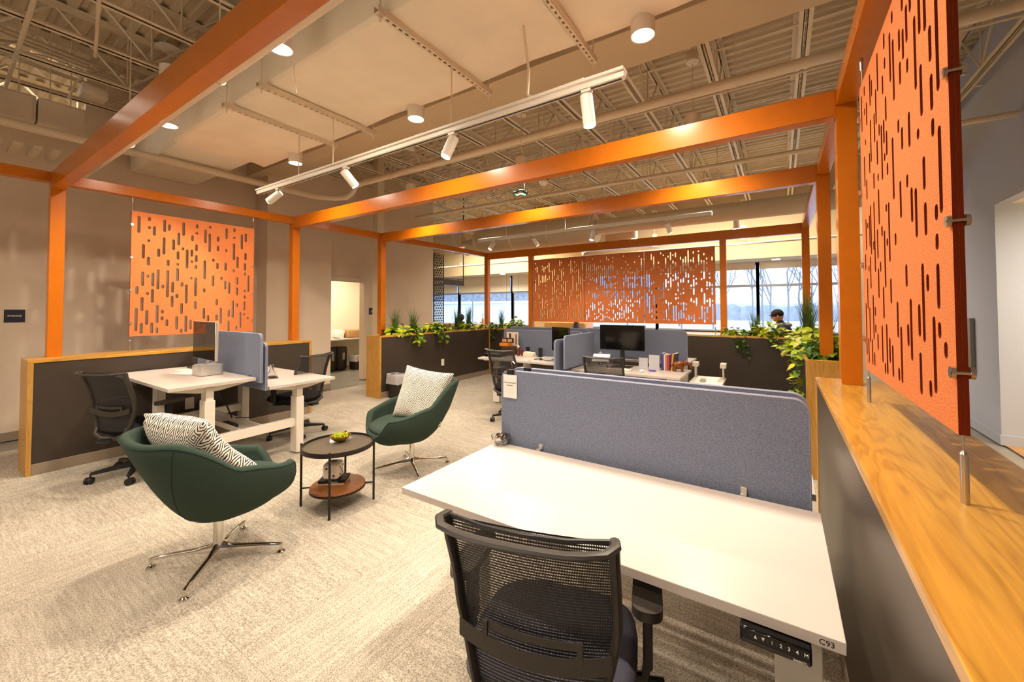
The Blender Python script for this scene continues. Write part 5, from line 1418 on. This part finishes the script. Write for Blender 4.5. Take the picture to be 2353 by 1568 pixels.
for k, (w, h, d, c, lb, tl) in enumerate(((.030, .215, .15, '#4a4a98', 'dark blue book, leftmost of the row on the far right desk', 0), (.018, .205, .15, '#d9d4e0', 'white spined book next to the dark blue one', 0), (.022, .20, .15, '#d8743a', 'orange book in the middle of the far right row', 0), (.020, .20, .15, '#9c4a6a', 'plum book beside the orange one', 0), (.022, .215, .15, '#c9a23c', 'yellow book leaning slightly in the row', .10), (.024, .225, .15, '#3c2c50', 'dark purple book, rightmost of the row, leaning left', .12))):
    M = T(bkx, 5.42, .685) @ RY(tl)
    t = thing('book', lb, 'book', (bkx+w/2, 5.42, .685), 0, 'books on the far right desk')
    obj('cover', G().box((0, 0, 0), (w, d, h), .0015, M), mat('book_%d' % k, c, rough=.5), t)
    obj('pages', G().box((.003, .003, h-.0005), (w-.003, d-.003, h+.0008), 0, M), PAPERC, t)
    bkx += w + .004 + (.012 if k == 3 else 0)
t = thing('acrylic_holder', 'clear plastic brochure holder left of the books', 'holder', (-1.40, 5.40, .685))
obj('front', G().box((-1.455, 5.36, .686), (-1.325, 5.364, .88), .001), mat('frosted_plastic', '#dcdde4', rough=.3, alpha=.7), t)
obj('sheet', G().box((-1.45, 5.40, .686), (-1.33, 5.403, .87)), mat('floral_sheet', '#e6dce0', rough=.7, noise=.3, nscale=50), t)
t = thing('acrylic_holder', 'small frosted holder beside the wide monitor', 'holder', (-1.53, 5.42, .685))
obj('front', G().box((-1.60, 5.40, .686), (-1.48, 5.404, .83), .001), mat('frosted_plastic', '#dcdde4'), t)
tag(obj('phone', G().box((-1.42, 5.22, .686), (-1.34, 5.28, .700), .004), mat('violet_plastic', '#4d45a0', rough=.4)), 'small violet gadget lying in front of the books', 'gadget')
def elephant(label, x, y, z, s, rz):
    g = G(); M = T(x, y, z) @ RZ(rz)
    g.sphere((0, 0, .065*s), .045*s, 14, 9, M, (1.35, .8, .9)); g.sphere((.072*s, 0, .085*s), .028*s, 12, 8, M)
    g.tube([(.09*s, 0, .085*s), (.115*s, 0, .07*s), (.12*s, 0, .045*s), (.135*s, 0, .035*s)], [.012*s, .010*s, .007*s, .005*s], 8, M)
    for a in (-1, 1):
        for b in (-.035, .035): g.tube([(b*s, a*.02*s, .05*s), (b*s, a*.022*s, 0)], [.015*s, .012*s], 8, M)
        g.sphere((.06*s, a*.028*s, .09*s), .022*s, 10, 6, M, (.6, .25, 1))
    g.tube([(-.058*s, 0, .07*s), (-.07*s, 0, .04*s)], .004*s, 6, M)
    return tag(obj('elephant_figurine', g, mat('bronze_brown', '#8a4f22', rough=.35, metal=.4, noise=.3, nscale=60), smooth=80), label, 'figurine')
elephant('brown carved animal figurine right of the books on the far desk', -1.10, 5.42, .685, 1.25, .2)
t = thing('figurine', 'tiny white and red figurine at the left corner of the far right desk', 'figurine', (-2.20, 5.02, .685))
obj('body', G().lathe([(0, 0), (.022, 0), (.026, .02), (.018, .04), (0, .045)], (-2.20, 5.02, .686), 14).sphere((-2.20, 5.02, .745), .022, 12, 8), PAPER, t)
obj('scarf', G().lathe([(.019, .036), (.024, .04), (.019, .046)], (-2.20, 5.02, .686), 14), mat('figurine_red', '#c0482a', rough=.5), t)
t = thing('snow_globe', 'silver globe ornament beside the side screen', 'ornament', (-2.16, 5.45, .685))
obj('globe', G().sphere((-2.16, 5.45, .84), .035, 16, 10), mat('silvered_glass', '#cfd2d8', rough=.08, metal=.7), t)
obj('stem', G().lathe([(0, 0), (.028, 0), (.024, .012), (.006, .03), (.006, .12), (0, .12)], (-2.16, 5.45, .686), 14), CHROME, t)
# left desk clutter
t = thing('paper_tray', 'dark mesh paper tray at the left end of the far left desk', 'tray', (-3.75, 5.12, .74))
obj('tray', G().box((-3.90, 5.00, .741), (-3.62, 5.22, .745), .001).box((-3.90, 5.00, .78), (-3.62, 5.22, .784), .001).box((-3.90, 5.00, .741), (-3.895, 5.22, .80)).box((-3.625, 5.00, .741), (-3.62, 5.22, .80)).box((-3.9, 5.215, .741), (-3.62, 5.22, .80)), BLACKG, t)
t = thing('brochure_stack', 'stack of boxes and picture frames on the far left desk', 'boxes', (-3.72, 5.40, .74))
obj('lower_box', G().box((-3.82, 5.34, .741), (-3.62, 5.50, .88), .003), mat('brown_card', '#4b2f1e', rough=.6), t)
t = thing('box', 'bright orange box on the stack at the far left desk', 'box', (-3.76, 5.40, .88))
obj('carton', G().box((-3.86, 5.34, .881), (-3.70, 5.48, .93), .002), mat('orange_card', '#e08a20', rough=.5), t)
t = thing('picture_frame', 'dark double picture frame above the orange box', 'frame', (-3.74, 5.42, .93))
obj('frame', G().box((-3.86, 5.40, .931), (-3.63, 5.42, 1.01), .002), BLACKM, t)
for k in (0, 1): obj('picture', G().box((-3.845+.108*k, 5.398, .945), (-3.76+.108*k, 5.3995, .995)), mat('photo_print', '#c9a080', rough=.4, noise=.5, nscale=30), t)
t = thing('poster_card', 'cream display card standing behind the picture frame', 'card', (-3.68, 5.50, .9))
obj('card', G().box((-3.83, 5.505, .741), (-3.60, 5.509, 1.10), .001), mat('cream_card', '#ecdcc8', rough=.6), t)
obj('figure_print', G().box((-3.78, 5.5035, 1.0), (-3.74, 5.5048, 1.08)).box((-3.65, 5.5035, .9), (-3.63, 5.5048, 1.07)), mat('brown_print', '#54402e'), t)
t = thing('pump_bottle', 'small bottle with round white cap beside the orange box', 'bottle', (-3.50, 5.36, .74))
obj('bottle', G().lathe([(0, 0), (.022, 0), (.024, .10), (.012, .13), (0, .13)], (-3.50, 5.36, .741), 14), mat('amber', '#6b3320', rough=.25), t)
obj('cap', G().sphere((-3.50, 5.36, .885), .018, 12, 8), PAPER, t)
t = thing('ketchup_bottle', 'dark red bottle on the far left desk', 'bottle', (-3.44, 5.38, .74))
obj('bottle', G().lathe([(0, 0), (.018, 0), (.02, .07), (.010, .10), (.008, .12), (0, .12)], (-3.44, 5.38, .741), 14), mat('dark_red', '#7a1e14', rough=.25), t)
t = thing('tissue_box', 'cream paper box between two black bookends', 'box', (-3.30, 5.36, .74))
obj('carton', G().box((-3.38, 5.30, .741), (-3.20, 5.40, .80), .003), PAPERC, t)
obj('contents', G().box((-3.37, 5.31, .80), (-3.29, 5.39, .815), .002).box((-3.285, 5.31, .80), (-3.21, 5.39, .81), .002), PAPER, t)
for k, x in enumerate((-3.40, -3.17)):
    tag(obj('bookend', G().box((x, 5.42, .741), (x+.075, 5.424, .88), .001).box((x, 5.36, .741), (x+.075, 5.424, .743)), BLACKP), 'black metal bookend on the far left desk, %s one' % ('left', 'right')[k], 'bookend')
tag(obj('headset', G().tube([(-2.98+.07*math.cos(a), 5.10+.05*math.sin(a), .748) for a in [i*.5 for i in range(13)]], .004, 6).tube([(-2.9, 5.1, .746), (-2.8, 5.02, .746), (-2.72, 5.08, .746), (-2.66, 5.0, .746)], .004, 6).sphere((-2.92, 5.06, .755), .02, 10, 6), BLACKP), 'tangled black headset and cable on the far left desk', 'headset')
tag(obj('mouse', G().sphere((-2.56, 5.02, .753), .032, 12, 8, sc_=(.8, 1.3, .5)), WHITEM), 'pale mouse on the right end of the far left desk', 'mouse')
# side trolley right of the far desk, outlets
t = thing('side_cart', 'low white trolley with handles right of the far desks', 'cart', (-.62, 5.55, 0))
M = T(-.80, 5.72, 0) @ RZ(.03) @ Matrix.Diagonal((.72, .9, 1, 1))
obj('tray', G().box((-.27, -.34, .52), (.27, .34, .56), .018, M), WHITEM, t)
obj('tray_inset', G().box((-.19, -.26, .559), (.17, .26, .563), .001, M), PAPER, t)
for s in (-1, 1):
    obj('handle', G().box((s*.235-.012, .16, .56), (s*.235+.012, .30, .72), .004, M).box((s*.235-.05, .15, .70), (s*.235+.05, .31, .76), .006, M), WHITEM, t)
for sx_ in (-1, 1):
    for sy2 in (-1, 1): obj('leg', G().cyl(M @ Vector((sx_*.22, sy2*.28, 0)), M @ Vector((sx_*.22, sy2*.28, .53)), .014, n=12), WHITEM, t)
tag(obj('stapler', G().box((-.86, 5.48, .563), (-.80, 5.60, .59), .006), BRUSH), 'grey gadget on the white trolley', 'gadget')
# things glimpsed between the screens in the lobby
tag(obj('desk_lamp_shade', G().lathe([(0, .16), (.05, .16), (.10, 0), (0, 0)], (-4.0, 8.6, 1.02), 16).cyl((-4.0, 8.6, 0), (-4.0, 8.6, 1.03), .012, n=8).cyl((-4.0, 8.6, 0), (-4.0, 8.6, .02), .12, n=18), mat('dark_shade', '#3c4350')), 'dark grey lampshade beyond the back partition', 'lampshade')

# ================================================================== PERSON beyond the back right planter
p = thing('person', 'person in dark cap and black jacket sitting by the far windows', 'person', (.02, 9.3, 0))
px, py = -.02, 9.25
me = bpy.data.meshes.new('body')
V_ = {}; verts = []; rad = []; edges = []
def jv(n, co, r, par=None):
    V_[n] = len(verts); verts.append((px+co[0], py+co[1], co[2])); rad.append(r)
    if par: edges.append((V_[par], V_[n]))
jv('pel', (.16, .05, .56), .15); jv('sp1', (.15, .04, .74), .145, 'pel'); jv('sp2', (.11, .02, .94), .16, 'sp1'); jv('chest', (.08, .01, 1.08), .155, 'sp2'); jv('nb', (.04, 0, 1.19), .075, 'chest'); jv('neck', (.01, 0, 1.25), .055, 'nb')
for s in (-1, 1):
    k = str(s)
    jv('sh'+k, (.08, s*.17, 1.13), .07, 'chest'); jv('el'+k, (-.03, s*.24, .90), .05, 'sh'+k); jv('wr'+k, (-.22, s*.15, .86), .036, 'el'+k)
    jv('hp'+k, (.12, s*.10, .52), .10, 'pel'); jv('kn'+k, (-.28, s*.12, .50), .07, 'hp'+k); jv('an'+k, (-.26, s*.12, .10), .045, 'kn'+k); jv('to'+k, (-.40, s*.12, .05), .04, 'an'+k)
me.from_pydata(verts, edges, [])
body = bpy.data.objects.new('body', me); C.objects.link(body); me.materials.append(JACKET)
sk = body.modifiers.new('skin', 'SKIN'); sub = body.modifiers.new('sub', 'SUBSURF'); sub.levels = 1; sub.render_levels = 1
for i, rr in enumerate(rad): me.skin_vertices[0].data[i].radius = (rr, rr)
me.skin_vertices[0].data[0].use_root = True
body.parent = p; body.matrix_parent_inverse = WM[p.name].inverted()
dg = bpy.context.evaluated_depsgraph_get(); m2 = bpy.data.meshes.new_from_object(body.evaluated_get(dg)); body.modifiers.clear(); body.data = m2
for q_ in m2.polygons: q_.use_smooth = True
Mh = T(px-.02, py, 1.335) @ RY(-.25)
g = G(); g.sphere((0, 0, 0), .105, 18, 12, Mh, (.92, .74, 1.12)); g.sphere((-.055, 0, -.055), .055, 12, 8, Mh, (.8, .85, .9))
g.sphere((-.10, 0, -.012), .016, 8, 6, Mh, (1.1, .8, 1.5))
for s in (-1, 1): g.sphere((.005, s*.080, -.01), .022, 8, 6, Mh, (.8, .4, 1.3)); 
obj('head', g, SKIN, p, smooth=90)
for s in (-1, 1): obj('eye', G().sphere((-.088, s*.030, .018), .009, 8, 6, Mh), BLACKD, p)
obj('mouth', G().box((-.103, -.018, -.062), (-.097, .018, -.057), 0, Mh), mat('lips', '#8a4a3c'), p)
g = G(); g.sphere((.005, 0, .035), .112, 18, 10, Mh, (.98, .80, .85)); g.sphere((-.09, 0, .035), .045, 12, 6, Mh, (1.2, 1.2, .15)); obj('cap', g, HAIR, p, smooth=90)
g = G(); g.sphere((px+.10, py, 1.16), .15, 16, 8, None, (.8, 1.15, .35)); obj('jacket_yoke', g, JACKG, p, smooth=90)
obj('collar', G().lathe([(.075, 0), (.085, .02), (.07, .05)], (px+.03, py, 1.17), 18), JACKET, p)
for s in (-1, 1):
    h = Vector((px-.22, py+s*.15, .86)); g = G(); g.sphere(h+Vector((-.05, -s*.01, 0)), .035, 12, 8, None, (1.2, .9, .5))
    for f in range(4): g.tube([h+Vector((-.08, (f-1.5)*.017-s*.01, 0)), h+Vector((-.12, (f-1.5)*.018-s*.01, .004)), h+Vector((-.145-.006*(f in (1, 2)), (f-1.5)*.018-s*.01, -.014))], [.009, .008, .006], 6)
    g.tube([h+Vector((-.04, -s*.035, 0)), h+Vector((-.075, -s*.06, -.004))], [.010, .007], 6)
    obj('hand', g, SKIN, p, smooth=90)
t = thing('visitor_chair', 'grey chair under the person by the far windows', 'chair', (.15, 9.3, 0))

obj('seat', G().box((-.16, 9.04, .38), (.36, 9.50, .43), .02), mat('grey_seat', '#8b8d92', rough=.8), t)
obj('backrest', G().box((.34, 9.06, .55), (.38, 9.48, .98), .02), mat('grey_seat', '#8b8d92'), t)
for a in (-.13, .33):
    for b_ in (9.07, 9.47): obj('leg', G().cyl((a, b_, 0), (a, b_, .39 if a < 0 else .95), .012, n=10), BRUSH, t)
t = thing('table', 'table in front of the person by the far windows', 'table', (-.55, 9.25, 0))
obj('top', G().box((-.95, 8.85, .79), (-.16, 9.65, .82), .004), WHITE, t)
for a in (-.9, -.22):
    for b_ in (8.9, 9.6): obj('leg', G().cyl((a, b_, 0), (a, b_, .79), .016, n=10), WHITEM, t)

# ================================================================== PLANTS
def leaf_mesh(name, mt, L, Wd, fold=.18, curl=.25):
    vs = []; fs = []; n = 5
    prof = [(0, 0), (.12, .72), (.32, 1.0), (.62, .72), (.85, .34), (1.0, 0)]
    for (t_, w_) in prof:
        z = -curl*L*t_*t_
        vs += [(-w_*Wd/2, t_*L - (.10*L if t_ == .12 else 0), z + fold*w_*Wd/2), (0, t_*L, z), (w_*Wd/2, t_*L - (.10*L if t_ == .12 else 0), z + fold*w_*Wd/2)]
    for i in range(len(prof)-1):
        fs += [(3*i, 3*i+1, 3*i+4, 3*i+3), (3*i+1, 3*i+2, 3*i+5, 3*i+4)]
    me = bpy.data.meshes.new(name); me.from_pydata(vs, [], fs); me.materials.append(mt)
    for p_ in me.polygons: p_.use_smooth = True
    return me, vs, fs
LM = [leaf_mesh('leaf', m_, .095, .075) for m_ in LEAFS]
BASEV, BASEF = LM[0][1], LM[0][2]
def leaf_matrix(r, pos, out, size):
    """out: horizontal outward direction hint"""
    yaw = math.atan2(out.y, out.x) - PI/2 + r.uniform(-.9, .9)
    pit = r.uniform(-.9, .7); rol = r.uniform(-.5, .5)
    return T(*pos) @ RZ(yaw) @ RX(pit) @ RY(rol) @ Matrix.Scale(size, 4)
def bushy(label, c, rx, ry, rz_, n, nind, seed, mats=(0, 1, 3), trails=(), size=1.0, group=None, cat='plant', name='trailing_plant'):
    """leafy clump centred at c with optional trails [(points)]; some leaves are objects, the rest one mesh"""
    rz_ *= 1.45; size *= 1.28; n = int(n*1.15)
    r = random.Random(seed); t = thing(name, label, cat, (c[0], c[1], ZC-.07), 0, group)
    pl = []
    for k in range(n):
        a = r.uniform(0, 2*PI); q = math.sqrt(r.random()); u = r.random()
        d = Vector((math.cos(a), math.sin(a), 0))
        pos = Vector((c[0]+rx*q*d.x, c[1]+ry*q*d.y, c[2] + rz_*(1-q*q*.8)*u))
        pl.append((pos, d, r.uniform(.6, 1.15)*size))
    stems = G()
    for tr in trails:
        tr = [Vector(p_) for p_ in tr]; stems.tube(tr, .0025, 5)
        for i in range(len(tr)-1):
            seg = tr[i+1]-tr[i]; m_ = max(2, int(seg.length/.022))
            for j in range(m_):
                pos = tr[i] + seg*(j/m_) + Vector((r.uniform(-.03, .03), r.uniform(-.03, .03), r.uniform(-.02, .02)))
                out = Vector((r.uniform(-1, 1), r.uniform(-1, 1), 0)); pl.append((pos, out, r.uniform(.55, 1.0)*size))
    for k in range(10): 
        a = r.uniform(0, 6.28); stems.tube([(c[0]+.03*math.cos(a), c[1]+.03*math.sin(a), ZC-.08), (c[0]+rx*.6*math.cos(a), c[1]+ry*.6*math.sin(a), c[2]+rz_*.5)], .003, 5)
    obj('stem', stems, LEAFS[2], t)
    # camera side / top leaves first become single objects
    order = sorted(range(len(pl)), key=lambda i: -(pl[i][0].z) + r.uniform(0, .25))
    ind = set(order[:nind])
    merged = {m_: G() for m_ in mats}
    for i, (pos, out, s_) in enumerate(pl):
        M = leaf_matrix(r, pos, out, s_); mi = r.choice(mats)
        if i in ind:
            o = link('leaf', LM[mi][0], t, True); put(o, M)
        else: merged[mi].add(BASEV, BASEF, M)
    for m_, g in merged.items():
        if g.v:
            me = bpy.data.meshes.new('foliage'); me.from_pydata([tuple(v) for v in g.v], [], g.f); me.materials.append(LEAFS[m_])
            for p_ in me.polygons: p_.use_smooth = True
            o = link('foliage', me, t, True); o['kind'] = 'stuff'
    return t
def grass(label, x, y, h, n, spread, seed, mt=None):
    h *= 1.48; spread *= 1.2; n = int(n*1.15)
    r = random.Random(seed); t = thing('grass_tuft', label, 'plant', (x, y, ZC-.07))
    g = G()
    for k in range(n):
        a = r.uniform(0, 2*PI); b0 = Vector((x+r.uniform(-.03, .03), y+r.uniform(-.03, .03), ZC-.08))
        hh = h*r.uniform(.6, 1.0); lean = spread*r.uniform(.1, 1); d = Vector((math.cos(a), math.sin(a), 0)); sd = Vector((-d.y, d.x, 0))
        vs = []; fs = []
        for i in range(6):
            u = i/5; w = .0062*(1-u*.95); p_ = b0 + d*lean*(u**1.8) + Vector((0, 0, hh*u - .12*lean*u**3)); vs += [p_-sd*w, p_+sd*w]
        for i in range(5): fs.append((2*i, 2*i+1, 2*i+3, 2*i+2))
        g.add(vs, fs)
    me = bpy.data.meshes.new('blades'); me.from_pydata([tuple(v) for v in g.v], [], g.f); me.materials.append(mt or GRASSM)
    o = link('blades', me, t, True); o['kind'] = 'stuff'
    return t
xp = -5.755
grass('spiky grass tuft nearest the doorway end of the left planter', xp, 4.80, .40, 90, .17, 1)
grass('spiky grass tuft in the left planter, second from the doorway', xp, 5.22, .40, 90, .17, 2)
grass('tall grass tuft in the middle of the left planter, left of a pair', xp, 6.42, .42, 90, .15, 3, GRASSD)
grass('tall grass tuft in the left planter, right of a pair', xp, 6.80, .45, 90, .15, 4, GRASSD)
grass('grass tuft in the back left planter beside the corner post', -5.45, 7.62, .42, 80, .15, 5)
grass('grass tuft on the back right planter next to the seated person', -.36, 7.62, .36, 80, .14, 6)
grass('large grass tuft at the back corner of the right planter', .30, 6.35, .60, 170, .24, 7)
grass('grass tuft partly hidden behind the thick right post', .42, 5.35, .40, 80, .17, 8)
fz = -5.56
bushy('lime pothos vine spilling over the left planter beside the orange post', (xp+.02, 4.86, ZC), .13, .20, .14, 70, 18, 31, (0, 3, 0, 1), [[(fz-.04, 4.90, ZC+.03), (fz, 4.98, ZC+.0), (fz+.03, 5.06, ZC-.10), (fz+.03, 5.14, ZC-.17)], [(fz, 5.12, ZC+.02), (fz+.03, 5.2, ZC-.05), (fz+.03, 5.24, ZC-.20)]], 1.05)
bushy('olive fern clump between the two grass tufts', (xp+.02, 5.22, ZC-.02), .12, .20, .13, 80, 10, 32, (1, 2, 3), size=.7)
bushy('wide lime leafy plant in the middle of the left planter', (xp+.02, 5.70, ZC), .14, .30, .16, 110, 20, 33, (0, 1, 3), size=.9)
bushy('trailing pothos hanging down the charcoal side of the left planter', (xp+.08, 5.68, ZC-.01), .09, .12, .10, 36, 12, 34, (0, 1), [[(fz-.03, 5.66, ZC+.02), (fz+.02, 5.68, ZC-.03), (fz+.03, 5.70, ZC-.22)], [(fz, 5.74, ZC), (fz+.03, 5.80, ZC-.08), (fz+.03, 5.88, ZC-.18)]], .95)
bushy('yellow-green fern clump left of the tall grass pair', (xp+.02, 6.12, ZC-.02), .13, .22, .13, 80, 10, 35, (3, 1), size=.75)
bushy('lime vine at the foot of the tall grass pair', (xp+.05, 6.72, ZC-.02), .12, .26, .14, 80, 12, 36, (0, 3, 1), size=.9)
bushy('reddish green fern clump before the left corner post', (xp, 7.15, ZC-.02), .12, .20, .12, 70, 8, 37, (1, 2, 3), size=.7)
bushy('dark ivy trailing over the corner of the planters', (-5.55, 7.42, ZC-.02), .20, .10, .12, 60, 10, 38, (2, 2, 1), [[(-5.50, 7.38, ZC), (-5.48, 7.33, ZC-.05), (-5.47, 7.32, ZC-.22)], [(-5.35, 7.38, ZC), (-5.34, 7.33, ZC-.1), (-5.33, 7.33, ZC-.18)]], .7)
bushy('lime leafy plant in the back left planter before the second orange post', (-5.02, 7.58, ZC), .20, .13, .17, 90, 14, 39, (0, 3, 1), size=.95)
bushy('olive ferns in the back left planter', (-5.25, 7.60, ZC-.02), .16, .13, .10, 50, 6, 40, (1, 3), size=.7)
# right hand planters
bushy('yellow-green fern clump next to the orange window post', (-.68, 7.55, ZC-.02), .12, .12, .13, 60, 8, 41, (3, 0), size=.75)
bushy('ivy hanging down the back right partition', (-.52, 7.50, ZC-.02), .13, .12, .10, 60, 10, 42, (2, 1, 2), [[(-.56, 7.40, ZC), (-.55, 7.33, ZC-.05), (-.54, 7.32, ZC-.28)], [(-.50, 7.40, ZC), (-.48, 7.33, ZC-.08), (-.45, 7.32, ZC-.36)], [(-.59, 7.4, ZC), (-.59, 7.33, ZC-.1), (-.58, 7.33, ZC-.2)]], .62)
bushy('broad lime pothos on the back right planter below the seated person', (-.15, 7.52, ZC), .24, .14, .17, 100, 20, 43, (0, 1, 3, 0), [[(-.12, 7.40, ZC+.02), (-.10, 7.33, ZC-.04), (-.10, 7.31, ZC-.16)]], 1.0)
bushy('dense green pothos at the back end of the right planter', (.30, 6.9, ZC), .16, .34, .18, 110, 16, 44, (1, 0, 3), size=1.0)
bushy('huge lime pothos pouring over the front corner of the right planter', (.27, 5.35, ZC), .19, .55, .17, 230, 40, 45, (0, 0, 3, 1), [[(.18, 5.30, ZC+.04), (.10, 5.35, ZC+.03), (.02, 5.45, ZC-.03)], [(.18, 5.05, ZC+.03), (.12, 5.05, ZC-.02), (.10, 5.0, ZC-.16), (.11, 4.95, ZC-.42)], [(.18, 5.55, ZC+.03), (.09, 5.6, ZC), (.04, 5.7, ZC-.12)], [(.16, 4.85, ZC), (.13, 4.8, ZC-.15), (.13, 4.78, ZC-.55)], [(.18, 5.8, ZC+.03), (.08, 5.9, ZC+.02), (-.02, 6.0, ZC-.05)]], .85)
bushy('dark green shrub at the front corner of the right planter by the post', (.30, 4.72, ZC-.03), .10, .14, .15, 90, 10, 46, (2, 1, 2), size=.6)
bushy('green plant behind the thick right hand post', (.44, 4.75, ZC-.02), .08, .12, .16, 50, 8, 47, (0, 1), size=.9)
